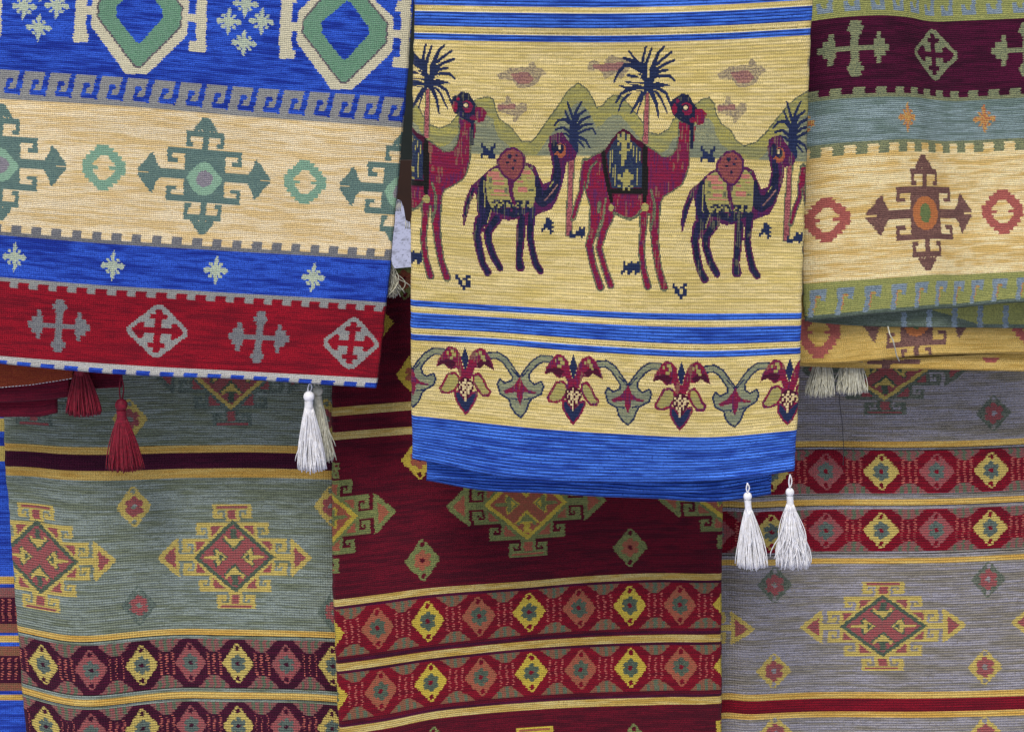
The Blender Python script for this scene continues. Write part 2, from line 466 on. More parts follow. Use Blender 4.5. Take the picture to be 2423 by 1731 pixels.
def crossdiamond(cl, cx, cy, c, ground, sx=1., sy=1.):
    d = [(0, -62), (10, -60), (72, -6), (72, 8), (10, 62), (0, 63), (-10, 60), (-72, 8), (-72, -6), (-10, -60)]
    cl.poly([(cx + x * sx, cy + y * sy) for x, y in d], c)
    g = ground
    quad4(cl, cx, cy, sx, sy, [((-1, -1, 9, 48), g), ((-1, 28, 20, 39), g), ((-1, 39, 7, 51), g), ((-1, -1, 50, 7), g),
        ([(32, -1), (32, 18), (42, 19), (50, 13), (62, 2), (62, -1)], g)])

def flower(cl, cx, cy, rx, ry, c, ctr, rc=5):
    for k in range(6):
        a = R(30 + 60 * k)
        cl.ell(cx + rx * math.cos(a), cy + ry * math.sin(a), rx * .52, ry * .50, c)
    cl.ell(cx, cy, rx * .75, ry * .75, c)
    cl.ell(cx, cy, rc, rc, ctr)

def diamond(cl, cx, cy, hw, hh, c, hole, fl, ctr, fr=14):
    cl.poly([(cx - 3, cy - hh), (cx + 3, cy - hh), (cx + hw, cy - 3), (cx + hw, cy + 3), (cx + 3, cy + hh), (cx - 3, cy + hh), (cx - hw, cy + 3), (cx - hw, cy - 3)], c)
    cl.ell(cx, cy - hh * .76, 5.5, 6.5, hole); cl.ell(cx, cy + hh * .76, 5.5, 6.5, hole)
    flower(cl, cx, cy, fr, fr * 1.12, fl, ctr, fr * .42)

def medal(cl, cx, cy, hook, acc, line, fill, arr, arl, ground, sx=1., sy=1.):
    G = ground
    quad4(cl, cx, cy, sx, sy, [
        ((-1, 84, 46, 125), hook), ((17, 91, 36, 111), hook), ((17, 90, 22.5, 111), G), ((17, 106, 34, 111), G), ((30, 101, 35, 107), G), ((17, 84, 50, 91.5), G), ((-1, 116.5, 37, 121.5), acc), ((-1, 90, 9, 112), acc),
        ((-1, 45, 87, 83), hook), ((60, 40, 67.5, 70), G), ((60, 65, 77, 70), G), ((72, 60, 77, 66), G), ((60, 40, 92, 53.5), G),
        ([(25, 75), (51.5, 75), (51.5, 49)], acc),
        ((-1, -1, 124, 45), hook), ((98, 8, 103.5, 33), G), ((98, 28.5, 113, 33), G), ((108, 23, 113, 29), G), ((98, 8, 131, 12.5), G), ((125, 8, 132, 45), G),
        ((60, -1, 138, 8), hook), ([(67, 37), (90, 37), (90, 13)], acc),
        ([(133, 47), (140, 44), (184, 3), (184, -1), (133, -1)], hook), ([(143, 26), (170, 1), (170, -1), (143, -1)], acc)])
    D = lambda k: [(cx, cy - 89 * sy * k), (cx + 97 * sx * k, cy), (cx, cy + 86 * sy * k), (cx - 97 * sx * k, cy)]
    cl.poly(D(1.0), line); cl.poly(D(.86), fill)
    for ax, ay, px, py in ((0, -1, 1, 0), (0, 1, 1, 0), (1, 0, 0, 1), (-1, 0, 0, 1)):
        # arrow pointing to the centre along (ax,ay)
        def Q(L, c): cl.poly([(cx + sx * (ax * a + px * b), cy + sy * (ay * a + py * b)) for a, b in L], c)
        if ax == 0:
            Q([(14, 0), (46, 30), (46, -30)], arl); Q([(22, 0), (41, 18), (41, 22), (51, 22), (51, 17), (43, 13), (43, -13), (51, -17), (51, -22), (41, -22), (41, -18)], arr)
            Q([(44, -7), (68, -7), (68, 7), (44, 7)], arl)
        else:
            Q([(15, 0), (44, 25), (48, 20), (48, -20), (44, -25)], arl); Q([(19, 0), (40, 20), (44, 17), (44, 5), (72, 3), (72, -3), (44, -5), (44, -17), (40, -20)], arr)
            Q([(25, 0), (36, 10), (36, -10)], arl)

def chain(cl, vc, us, plum, mix, gold, pink, dg, dots, hw=38, hh=47, H=57, depth=27, pitch=118, first_gold=0, mixg='mixgreen'):
    """a chain of hexagons with diamonds inside; us: centres"""
    top, bot = vc - H, vc + H
    cl.band(top, bot, plum)
    for u in us:
        x = u + pitch / 2
        for d in (-.0,):
            cl.poly([(x - 40, top), (x + 40, top), (x + 26, top + depth * .5), (x + 10, top + depth), (x - 10, top + depth), (x - 26, top + depth * .5)], mix)
            cl.poly([(x - 40, bot), (x + 40, bot), (x + 26, bot - depth * .5), (x + 10, bot - depth), (x - 10, bot - depth), (x - 26, bot - depth * .5)], mix)
        for o in (-15, 0, 15):
            k = 0
            v = vc - 27 - (0 if o else -4)
            while v < vc + 27:
                cl.rect(x + o - 2.6, v, x + o + 2.6, v + 2.6, dots); v += 5.6
    for u in us:
        x = u + pitch / 2
        for o in (-32, -19, -6.5, 6.5, 19, 32):
            dd = np.interp(abs(o) + 2, [10, 26, 40], [depth, depth * .5, 0]) - 1
            if abs(o) in (6.5, 32): continue
            cl.rect(x + o - 4, top, x + o + 4, top + dd, mixg); cl.rect(x + o - 4, bot - dd, x + o + 4, bot, mixg)
        cl.rect(x - 4, top, x + 4, top + depth, mixg); cl.rect(x - 4, bot - depth, x + 4, bot, mixg)
    for i, u in enumerate(us):
        g = (i + first_gold) % 2 == 0
        diamond(cl, u, vc, hw, hh, gold if g else pink, plum, dg, plum, 13)

# ------------------------------------------------------------------ tassels
def add_tube(V, F, pts, rad, n=4):
    base = len(V); pts = np.array(pts, float)
    rad = np.broadcast_to(rad, (len(pts),))
    for k, p in enumerate(pts):
        d = pts[min(k + 1, len(pts) - 1)] - pts[max(k - 1, 0)]
        d /= np.linalg.norm(d) + 1e-12
        a = np.cross(d, (0, 1, 0.01)); a /= np.linalg.norm(a) + 1e-12; b = np.cross(d, a)
        for i in range(n):
            t = 2 * math.pi * i / n
            V.append(tuple(p + rad[k] * (math.cos(t) * a + math.sin(t) * b)))
    for k in range(len(pts) - 1):
        for i in range(n):
            F.append((base + k * n + i, base + k * n + (i + 1) % n, base + (k + 1) * n + (i + 1) % n, base + (k + 1) * n + i))
    F.append(tuple(base + i for i in range(n))[::-1]); F.append(tuple(base + (len(pts) - 1) * n + i for i in range(n)))

def mesh_obj(name, V, F, mat, parent=None, label=None):
    me = bpy.data.meshes.new(name); 
    me.from_pydata([tuple(map(float, v)) for v in V], [], F); me.update(); me.shade_smooth()
    me.materials.append(mat)
    o = bpy.data.objects.new(name, me); C.objects.link(o)
    if parent is not None:
        root = parent
        off = parent.location if parent.type == 'EMPTY' else parent.parent.location
        me.transform(__import__('mathutils').Matrix.Translation(-off))
        o.parent = parent
        o.matrix_parent_inverse.identity()
    if label: o['label'] = label
    return o

def tassel(parent, Y, top, head, neck, hem, hw_neck, hw_hem, mat, n=170, label=None, lean=0, wild=1.0, seed=3, loop=True, rx=1.0):
    """all given as photographed points (x, y); hw in the same unit"""
    rr = random.Random(seed)
    px = Y / FPX / _c * 1.0
    P = lambda x, y, dy=0: np.array(wpt(x, y, Y)) + np.array((0, dy, 0))
    V, F = [], []
    # hanging cord
    if loop:
        for sgn in (-1, 1):
            pts = []
            for k in range(9):
                t = k / 8
                x = top[0] + (head[0] - top[0]) * t + sgn * 5 * math.sin(math.pi * t) * (1 if sgn > 0 else .6)
                y = top[1] + (head[1] - 8 - top[1]) * t
                pts.append(P(x, y, .002 * sgn))
            add_tube(V, F, pts, .0009, 5)
        # little knot
        ks = P(head[0], head[1] - 16)
    # head: ball, wrapped neck, start of the skirt - a body of revolution
    prof = []
    hx, hy = head; nx, ny = neck
    R0 = hw_neck * 1.25
    for k in range(9):
        a = math.pi * (k / 8) * .86
        prof.append((hx, hy - R0 * math.cos(a) * 1.05, max(R0 * math.sin(a), .6)))
    L = ny - hy
    for k in range(1, 15):
        t = k / 14
        rad = hw_neck * (1.0 - .05 * math.sin(t * 3)) + (.7 if k % 2 else -.3)
        prof.append((hx + (nx - hx) * t, hy + R0 * .75 + (L - R0 * .75) * t, rad))
    prof.append((nx, ny + 6, hw_neck * 1.0)); prof.append((nx, ny + 16, hw_neck * .9)); prof.append((nx, ny + 24, .5))
    base = len(V); m = 20
    for (x, y, rad) in prof:
        c = P(x, y)
        for i in range(m):
            t = 2 * math.pi * i / m
            V.append((c[0] + rad * px * math.cos(t), c[1] + rad * px * math.sin(t) * .8, c[2]))
    for k in range(len(prof) - 1):
        for i in range(m):
            F.append((base + k * m + i, base + k * m + (i + 1) % m, base + (k + 1) * m + (i + 1) % m, base + (k + 1) * m + i))
    o = mesh_obj('tassel', V, F, mat, parent, label)
    V, F = [], []
    hemx, hemy = hem
    for q in range(n):
        a = rr.uniform(0, 2 * math.pi); rad = math.sqrt(rr.random())
        ca, sa = math.cos(a) * rad, math.sin(a) * rad
        ln = 1 - .06 * rr.random() - .03 * abs(ca)
        ph = rr.uniform(0, 6.28); am = rr.uniform(.4, 2.0) * wild
        if rr.random() < .18 * wild: am *= 2.8; ln *= rr.uniform(.8, 1.05)
        pts = []
        K = 12
        flare = rr.uniform(.85, 1.12)
        for k in range(K + 1):
            t = k / K
            wd = hw_neck * .95 + (hw_hem * flare - hw_neck * .95) * (1 - (1 - t) ** 1.6) * (1 if t < .85 else 1 + (t - .85) * .3)
            x = nx + (hemx - nx) * t + ca * wd + am * 2 * math.sin(ph + t * 5) * t
            y = ny + (hemy - ny) * t * ln
            c = P(x, y)
            c[1] += sa * wd * px * .55 + am * .0006 * math.cos(ph * 2 + t * 6)
            pts.append(c)
        add_tube(V, F, pts, np.linspace(.00055, .00062, K + 1) * rx, 4)
    mesh_obj('fringe', V, F, mat, o)
    return o

GRP = 'woven throws hung over rails'
def zz(name, label, px, py, Y, cat='throw', grp=GRP):
    return thing(name, label, cat, wpt(px, py, Y), grp)

# ================================================================== THE SETTING: stone pavement far behind
def stone_mat():
    m = bpy.data.materials.new('pavement'); m.use_nodes = True
    N, L = m.node_tree.nodes, m.node_tree.links; p = N['Principled BSDF']
    tc = N.new('ShaderNodeTexCoord')
    n1 = N.new('ShaderNodeTexNoise'); n1.inputs['Scale'].default_value = 16; n1.inputs['Detail'].default_value = 5
    n2 = N.new('ShaderNodeTexNoise'); n2.inputs['Scale'].default_value = 55; n2.inputs['Detail'].default_value = 2
    mp = N.new('ShaderNodeMapping'); mp.inputs['Scale'].default_value = (1, .22, 1)
    L.new(tc.outputs['Object'], mp.inputs[0]); L.new(mp.outputs[0], n1.inputs['Vector']); L.new(mp.outputs[0], n2.inputs['Vector'])
    c1 = N.new('ShaderNodeValToRGB'); c1.color_ramp.elements[0].position = .3; c1.color_ramp.elements[1].position = .5
    c1.color_ramp.elements[0].color = (.20, .20, .24, 1); c1.color_ramp.elements[1].color = (.44, .45, .58, 1)
    c2 = N.new('ShaderNodeValToRGB'); c2.color_ramp.elements[0].position = .30; c2.color_ramp.elements[1].position = .42
    c2.color_ramp.elements[0].color = (.3, .3, .3, 1); c2.color_ramp.elements[1].color = (1, 1, 1, 1)
    mx = N.new('ShaderNodeMix'); mx.data_type = 'RGBA'; mx.blend_type = 'MULTIPLY'; mx.inputs[0].default_value = 1
    L.new(n1.outputs['Fac'], c1.inputs[0]); L.new(n2.outputs['Fac'], c2.inputs[0])
    L.new(c1.outputs[0], mx.inputs[6]); L.new(c2.outputs[0], mx.inputs[7]); L.new(mx.outputs[2], p.inputs['Base Color'])
    p.inputs['Roughness'].default_value = .8
    return m
me = bpy.data.meshes.new('pavement')
me.from_pydata([(-60, -40, 0), (60, -40, 0), (60, 80, 0), (-60, 80, 0)], [], [(0, 1, 2, 3)]); me.materials.append(stone_mat())
o = bpy.data.objects.new('pavement', me); C.objects.link(o); o['kind'] = 'structure'

# ================================================================== CAMEL THROW (front, centre)
T1 = (1350, 50, 4.33); T2 = (1450, 350, 4.33); T3 = (950, 50, 4.33); T4 = (950, 350, 4.33); T5 = (1300, 350, 7.217)
T6 = (950, 700, 4.33); T7 = (1440, 800, 4.33); TN = (0, 0, 1.0); TS = (1320, 300, 4.107)
def xs(l, r): return [l, l + (r - l) * (1200 - 975) / 945, l + (r - l) * (1450 - 975) / 945, l + (r - l) * (1700 - 975) / 945, r]
rowsC = [(-60, xs(982, 1930), [-66, -62, -60, -66, -78]), (101, xs(978, 1921), [94, 99, 101, 95, 84]), (372, xs(974, 1912), [355, 369, 372, 376, 386]),
         (735, xs(971, 1899), [709, 724, 735, 743, 741]), (816.6, xs(971, 1897), [789, 802, 817, 830, 822]),
         (1023, xs(973, 1888), [985, 1006, 1023, 1037, 1018]), (1142, xs(975, 1882), [1091, 1130, 1142, 1144, 1117])]
cc = Cloth([975, 1200, 1450, 1700, 1920], rowsC, 975, 1920, -60, 1142, 2.5, 2.5, 'sandC', 3, 11)
P_ = cc.T; cc.ragged = False
per = 522.0
# stripes
for a, b in ((-60, 17), (33, 68), (85, 101), (735, 750), (766, 801.6), (816.6, 833), (1023, 1200)): cc.band(a, b, 'blueC')
for v in (80.5, 811.5): cc.band(v, v + 2.5, 'dotline'); cc.band(v + 2.5, v + 5, 'white')
for v in (30, 750): cc.band(v, v + 2.5, 'white')
# hills
sil = [(-1622, 840), (-1560, 880), (-1520, 960), (-1440, 1060), (-1340, 1100), (-1240, 1060), (-1170, 980), (-1100, 900), (-960, 800), (-850, 775), (-790, 800), (-770, 900), (-732, 1000), (-632, 1070), (-562, 1150), (-502, 1230), (-402, 1240), (-332, 1160), (-232, 1010), (-132, 880), (-32, 720), (78, 635), (170, 700), (230, 800), (268, 890), (330, 870), (380, 800), (440, 765), (520, 770), (600, 860), (680, 960), (740, 1040), (800, 1140), (900, 1165), (1000, 1110), (1050, 1010), (1130, 950), (1300, 840), (1360, 790), (1420, 785), (1470, 850), (1490, 950), (1540, 1050), (1640, 1120), (1700, 1230), (1780, 1280), (1900, 1240), (1990, 1160), (2100, 1020), (2200, 900), (2300, 800), (2480, 700)]
S = P_(T1, sil)
cc.poly(np.vstack([S, [(1990, 372), (960, 372)]]), 'olive')
cc.stroke(S, 3.2, 'outline')
cc.poly(np.vstack([S + np.array((0, 46)), [(1990, 372), (960, 372)]]), 'olive_grey')
cc.a[int((372 - cc.v0) / 2.5):int((735 - cc.v0) / 2.5)] = np.where(cc.a[int((372 - cc.v0) / 2.5):int((735 - cc.v0) / 2.5)] != YI['sandC'], YI['sandC'], YI['sandC'])
# clouds
c1 = P_(T3, [(975, 545), (1040, 520), (1110, 480), (1300, 470), (1310, 430), (1340, 410), (1370, 440), (1390, 480), (1430, 480), (1490, 540), (1420, 570), (1400, 630), (1350, 665), (1240, 690), (1190, 680), (1140, 610), (1000, 590)])
c1b = P_(T3, [(1110, 540), (1290, 520), (1360, 590), (1300, 650), (1190, 640)])
c2 = P_(T3, [(980, 900), (990, 850), (1060, 830), (1080, 760), (1110, 770), (1130, 830), (1180, 870), (1230, 830), (1290, 850), (1280, 920), (1220, 970), (1170, 1030), (1140, 1030), (1150, 970), (1000, 930)])
c2b = P_(T3, [(985, 855), (1165, 850), (1170, 900), (990, 905)])
c3 = P_(T1, [(170, 490), (190, 420), (240, 400), (290, 420), (290, 460), (350, 440), (370, 380), (430, 345), (460, 370), (560, 380), (620, 420), (600, 500), (560, 560), (520, 600), (460, 540), (350, 600), (330, 540), (290, 500), (190, 510)])
c3b = P_(T1, [(230, 450), (540, 420), (540, 500), (330, 520), (230, 480)])
for k in (-per, 0, per):
    cc.off = (k, 0)
    for q, b in ((c1, c1b), (c2, c2b), (c3, c3b)): cc.poly(q, 'cloudg'); cc.poly(b, 'cloudm')
# palms
def fr(T, L, w0, w1, c='navy'):
    p = P_(T, L); cc.stroke(p, np.linspace(w0, w1, len(p)) * 1.38 / T[2], c)
def big_palm():
    cc.poly(P_(T1, [(765, 730), (810, 740), (802, 1260), (730, 1260)]), 'outline')
    cc.poly(P_(T1, [(772, 730), (803, 740), (795, 1260), (742, 1260)]), 'trunk')
    for L, a, b in [([(790, 560), (700, 440), (600, 310)], 36, 14), ([(780, 540), (735, 430), (772, 262)], 30, 16), ([(785, 520), (775, 440), (832, 280)], 34, 16),
        ([(810, 560), (860, 430), (900, 330), (962, 262)], 42, 16), ([(850, 500), (920, 410), (1035, 318)], 30, 18), ([(850, 520), (930, 460), (1058, 403)], 34, 20),
        ([(860, 560), (900, 520), (992, 503)], 34, 18), ([(850, 590), (930, 562), (1010, 560), (1070, 612)], 30, 16), ([(780, 600), (700, 555), (650, 570), (585, 555)], 36, 20),
        ([(745, 520), (640, 460), (560, 450), (490, 530), (448, 625)], 40, 18), ([(700, 440), (620, 405), (545, 378)], 36, 22), ([(800, 660), (650, 650), (570, 622)], 46, 16),
        ([(790, 685), (600, 695), (500, 663)], 44, 10), ([(740, 700), (620, 695), (520, 745), (470, 835)], 40, 16), ([(620, 730), (530, 820), (495, 922)], 26, 10),
        ([(760, 720), (690, 830), (620, 945)], 40, 16), ([(740, 790), (710, 870), (680, 952)], 16, 8), ([(820, 700), (880, 850), (902, 992)], 38, 12),
        ([(850, 690), (920, 780), (992, 942)], 28, 10), ([(880, 680), (980, 740), (1035, 885)], 34, 12), ([(850, 650), (940, 655), (1012, 660)], 50, 8), ([(760, 470), (800, 560)], 60, 80)]:
        fr(T1, L, a, b)
    cc.poly(P_(T1, [(745, 520), (770, 540), (795, 600), (825, 540), (850, 570), (855, 640), (845, 700), (800, 735), (755, 705), (750, 640)]), 'navy')
    for L, a, b in [([(800, 570), (797, 510), (802, 440)], 16, 8), ([(560, 545), (640, 525), (715, 575)], 10, 14), ([(600, 648), (680, 640), (745, 660)], 8, 12), ([(860, 628), (900, 604), (970, 598)], 12, 8),
                    ([(600, 740), (700, 705), (745, 712)], 8, 10), ([(850, 705), (900, 715), (960, 760)], 8, 8), ([(880, 470), (930, 440)], 8, 6), ([(868, 600), (905, 580)], 8, 8)]:
        fr(T1, L, a, b, 'sandC')
def small_palm():
    cc.poly(P_(T4, [(1705, 150), (1778, 100), (1748, 910), (1676, 910)]), 'outline')
    cc.poly(P_(T4, [(1715, 150), (1766, 100), (1738, 900), (1690, 900)]), 'trunk')
    for L, a, b in [([(1770, 1180), (1758, 1000), (1700, 828)], 34, 14), ([(1760, 1050), (1790, 930), (1845, 828)], 30, 14), ([(1775, 1060), (1820, 960), (1885, 915)], 26, 18),
        ([(1790, 1090), (1850, 1015), (1932, 978)], 28, 18), ([(1790, 1125), (1860, 1070), (1955, 1055)], 26, 16), ([(1795, 1165), (1880, 1118), (1960, 1100), (1992, 1160)], 24, 14),
        ([(1755, 1080), (1710, 1000), (1675, 920)], 26, 14), ([(1745, 1065), (1680, 1010), (1610, 1015), (1565, 1075)], 26, 14), ([(1735, 1150), (1660, 1090), (1580, 1112)], 26, 16),
        ([(1735, 1200), (1690, 1160), (1635, 1150)], 24, 16), ([(1770, 1200), (1830, 1195), (1890, 1225), (1932, 1302)], 34, 14), ([(1790, 1225), (1830, 1240), (1872, 1295)], 24, 12),
        ([(1760, 1080), (1770, 1330)], 60, 64)]:
        fr(T3, L, a, b)
# bushes
def bushes():
    for T, x, y, s_, rows in ((T3, 812, 1245, 26, ["#....#", "##..##", ".##.#.", ".####.", "######", "#..###"]), (T4, 1440, 715, 21, ["..##..", "..###.", "..####", ".####.", ".#####", "##.##.", "#...##", "....#."]),
                              (T4, 552, 1295, 26, ["#...##.", "##.##..", ".##.##.", ".##.##.", "..####.", "...#..."]), (T4, 1720, 805, 24, ["....#.#", "....###", "#..####", "#######", "###..#."]),
                              (T2, 82, 1150, 24, [".#..#..#", ".#.#####", ".#######", ".#######", "##.##.##", "#..#..#."])):
        q = P_(T, [(x, y)])[0]; cc.bits(rows, q[0], q[1], s_ / 4.33, s_ / 4.33, 'navy')
# the tall red camel
def red_camel():
    def leg(L, wd):
        p = P_(TN, L); cc.stroke(p, np.array(wd) + 7, 'outline')
    def leg2(L, wd):
        p = P_(TN, L); cc.stroke(p, wd, 'crimson')
    legs = [([(1444, 500), (1428, 545), (1417, 585), (1430, 632), (1445, 674)], [24, 14, 11, 10, 12]), ([(1412, 500), (1404, 545), (1394, 580), (1403, 627), (1420, 678)], [30, 16, 14, 11, 14]),
            ([(1524, 495), (1521, 546), (1517, 590), (1522, 637), (1532, 676)], [18, 11, 10, 10, 13]), ([(1549, 495), (1548, 546), (1551, 590), (1558, 638), (1571, 678)], [22, 16, 13, 11, 14])]
    body = P_(TN, [(1403, 371), (1423, 362), (1440, 350), (1477, 330), (1512, 334), (1532, 348), (1546, 357), (1569, 373), (1590, 369), (1602, 350), (1608, 316), (1606, 288), (1632, 295), (1630, 350), (1629, 387), (1621, 417), (1612, 435), (1588, 452), (1568, 463), (1561, 480), (1558, 505), (1535, 505), (1512, 503), (1496, 514), (1473, 511), (1452, 500), (1440, 512), (1425, 520), (1396, 515), (1399, 490), (1389, 460), (1384, 436), (1382, 410), (1386, 385)])
    cc.stroke(P_(TN, [(1384, 380), (1378, 420), (1376, 452), (1366, 482), (1356, 518)]), [14, 14, 14, 15, 13], 'outline')
    for L, wd in legs: leg(L, wd)
    cc.stroke(np.vstack([body, body[:1]]), 7, 'outline')
    for L, wd in legs: leg2(L, wd)
    cc.poly(body, 'crimson')
    cc.stroke(P_(TN, [(1384, 385), (1378, 420), (1376, 452), (1366, 482), (1357, 514)]), [8, 8, 8, 9, 7], 'crimson')
    cc.stroke(P_(TN, [(1412, 383), (1399, 396), (1392, 415), (1390, 445)]), 5, 'outline')
    cc.stroke(P_(TN, [(1433, 470), (1430, 500), (1425, 530), (1412, 560)]), 4.5, 'outline')
    cc.stroke(P_(TN, [(1419, 480), (1416, 500)]), 9, 'outline')
    cc.stroke(P_(TN, [(1540, 450), (1548, 480), (1547, 510), (1538, 545)]), 6, 'outline')
    cc.stroke(P_(TN, [(1452, 503), (1473, 514), (1490, 519), (1505, 512), (1516, 498)]), 7, 'outline')
    cc.ell(*(P_(TN, [(1446, 492)])[0]), 6, 9, 'gold_olive'); cc.ell(*(P_(TN, [(1526, 490)])[0]), 9, 10, 'gold_olive')
    # reins down the neck, and head
    cc.stroke(P_(TN, [(1636, 290), (1636, 350)]), [9, 6], 'dark'); cc.stroke(P_(TN, [(1643, 300), (1641, 332)]), 4, 'crimson')
    cc.poly(P_(TN, [(1586, 251), (1590, 234), (1600, 232), (1611, 221), (1629, 224), (1640, 243), (1649, 255), (1648, 280), (1641, 298), (1625, 294), (1608, 285), (1592, 272)]), 'dark')
    cc.poly(P_(TN, [(1645, 258), (1660, 257), (1672, 269), (1668, 280), (1664, 292), (1650, 296), (1644, 285)]), 'crimson')
    cc.ell(*P_(TN, [(1624, 258)])[0], 14, 15, 'crimson'); cc.ell(*P_(TN, [(1596, 259)])[0], 6, 13, 'crimson'); cc.ell(*P_(TN, [(1603, 240)])[0], 4, 5, 'crimson')
    cc.ell(*P_(TN, [(1639, 285)])[0], 8, 6, 'crimson'); cc.stroke(P_(TN, [(1610, 236), (1612, 262), (1622, 282)]), 5, 'dark')
    cc.ell(*P_(TN, [(1622, 255)])[0], 8, 8, 'dark'); cc.ell(*P_(TN, [(1622, 255)])[0], 4.5, 4.5, 'cream')
    # saddle blanket
    cc.poly(P_(TN, [(1476, 304), (1491, 313), (1506, 330), (1523, 338), (1533, 350), (1533, 446), (1529, 480), (1521, 480), (1519, 460), (1454, 460), (1447, 478), (1438, 456), (1428, 410), (1421, 368), (1434, 352), (1447, 332), (1461, 314)]), 'maroon')
    cc.poly(P_(TN, [(1523, 340), (1533, 350), (1533, 446), (1529, 480), (1521, 480), (1519, 446), (1520, 361)]), 'black')
    cc.stroke(P_(TN, [(1428, 362), (1432, 400), (1440, 445), (1447, 476)]), 9, 'black'); cc.stroke(P_(TN, [(1447, 452), (1522, 452)]), 11, 'black')
    cc.poly(P_(TN, [(1476, 311), (1490, 327), (1504, 341), (1518, 352), (1519, 444), (1448, 446), (1440, 402), (1436, 368), (1448, 342), (1463, 322)]), 'green_dark')
    for x, y0, y1 in ((1444, 358, 410), (1450, 356, 420), (1456, 390, 440), (1500, 346, 372), (1507, 350, 438), (1514, 360, 380)): cc.stroke(P_(TN, [(x, y0), (x, y1)]), 2.2, 'gold_olive')
    q = P_(TS, [(578, 50)])[0]; cc.bits(["..#...", "#.#.#.", "###.#.", ".####.", "#.##.#", "..##.#", "..###.", ".###..", "..##..", "..##..", "..#...", "..#..."], q[0], q[1], 6.0, 6.6, 'gold_olive')
    q = P_(TS, [(585, 415)])[0]; cc.bits(["...#..", "..###.", "#.####", "######", ".####.", "..###.", "#.##.#", "..#.#."], q[0], q[1], 6.0, 6.0, 'gold_olive')
def small_camel():
    body = P_(T4, [(860, 250), (940, 190), (1010, 160), (1290, 150), (1370, 190), (1410, 290), (1450, 370), (1520, 350), (1550, 200), (1530, 90), (1505, -20), (1520, -120), (1580, -150), (1650, -150), (1710, -70), (1800, 60), (1780, 120), (1690, 150), (1680, 240), (1650, 370), (1600, 520), (1540, 630), (1440, 665), (1370, 700), (1290, 740), (1180, 730), (1100, 745), (1010, 720), (930, 790), (740, 800), (780, 690), (770, 540), (750, 420), (790, 330)])
    legs = [([(810, 740), (772, 880), (800, 1050), (835, 1190), (885, 1275)], [130, 85, 85, 75, 85]), ([(975, 720), (885, 850), (890, 960), (940, 1110), (1010, 1230)], [120, 95, 80, 80, 75]),
            ([(1235, 720), (1225, 860), (1215, 1000), (1203, 1130), (1215, 1225)], [100, 95, 85, 75, 100]), ([(1330, 700), (1315, 900), (1340, 1050), (1375, 1190), (1425, 1262)], [90, 75, 75, 80, 75])]
    cc.stroke(P_(T4, [(820, 310), (740, 400), (675, 560), (650, 690), (640, 790)]), np.array([30, 62, 64, 50, 14]) / 4.33, 'plum')
    cc.stroke(P_(T4, [(740, 410), (680, 560), (653, 690)]), np.array([20, 32, 20]) / 4.33, 'dark')
    for L, wd in legs: cc.stroke(P_(T4, L), np.array(wd) / 4.33, 'plum')
    cc.poly(body, 'plum')
    for L, wd in legs: cc.stroke(P_(T4, L), np.array(wd) * .6 / 4.33, 'dark')
    for L, wd in [([(835, 310), (825, 480), (850, 640), (860, 760)], [50, 110, 120, 60]), ([(1390, 300), (1400, 480), (1450, 520), (1520, 490), (1580, 380), (1600, 230), (1580, 60)], [30, 110, 170, 130, 100, 70, 50]),
                  ([(1340, 640), (1320, 740)], [70, 50]), ([(900, 610), (1000, 640), (1150, 690), (1280, 640)], [60, 50, 60, 50])]:
        cc.stroke(P_(T4, L), np.array(wd) / 4.33, 'dark')
    cc.stroke(P_(T4, [(1470, 540), (1540, 460), (1600, 380)]), 3, 'cloudm'); cc.stroke(P_(T4, [(1520, 400), (1560, 340)]), 2.5, 'gold_olive')
    cc.stroke(P_(T4, [(850, 330), (850, 600)]), 2.5, 'gold_olive'); cc.stroke(P_(T4, [(920, 640), (880, 760)]), 2.5, 'gold_olive')
    # packs
    cc.poly(P_(T4, [(870, 280), (940, 215), (1010, 200), (1290, 190), (1345, 240), (1370, 300), (1372, 480), (1350, 610), (920, 610), (880, 520), (866, 400)]), 'gold_olive')
    for a in [(890, 235, 1000, 290), (930, 290, 1050, 330), (940, 350, 1060, 380), (950, 425, 1050, 455), (910, 470, 1100, 490), (1190, 400, 1290, 455), (1245, 225, 1330, 275), (1190, 330, 1245, 360), (1280, 300, 1340, 320)]:
        q = P_(T4, [(a[0], a[1]), (a[2], a[3])]); cc.rect(q[0, 0], q[0, 1], q[1, 0], q[1, 1], 'pink')
    for a in [(1010, 250, 1060, 270), (900, 300, 930, 350), (1060, 400, 1085, 460), (1300, 420, 1350, 440), (1190, 300, 1230, 320), (1320, 200, 1345, 220), (890, 400, 930, 420)]:
        q = P_(T4, [(a[0], a[1]), (a[2], a[3])]); cc.rect(q[0, 0], q[0, 1], q[1, 0], q[1, 1], 'outline')
    q = P_(T4, [(925, 520)])[0]; cc.bits([".###.####.#####.##", "##.##.#.##.#.##.##", "..#..##..#..##..#.", ".##.###..###.##.##", "###..####.#####.##"], q[0], q[1], 5.0, 5.6, 'dark')
    b = P_(T4, [(1080, 15), (1150, 0), (1210, 35), (1258, 90), (1258, 180), (1215, 280), (1165, 330), (1115, 330), (1050, 280), (995, 200), (985, 130), (1030, 60)])
    cc.opoly(b, 'bundle', 'plum', 5.5)
    for x, y, r_ in ((1105, 85, 6), (1160, 130, 4), (1140, 210, 4), (1088, 150, 3.5), (1180, 80, 3)): cc.ell(*P_(T4, [(x, y)])[0], r_, r_ * .8, 'dark')
    cc.poly(P_(T4, [(1085, 325), (1165, 325), (1140, 430), (1172, 580), (1150, 600), (1105, 480)]), 'plum')
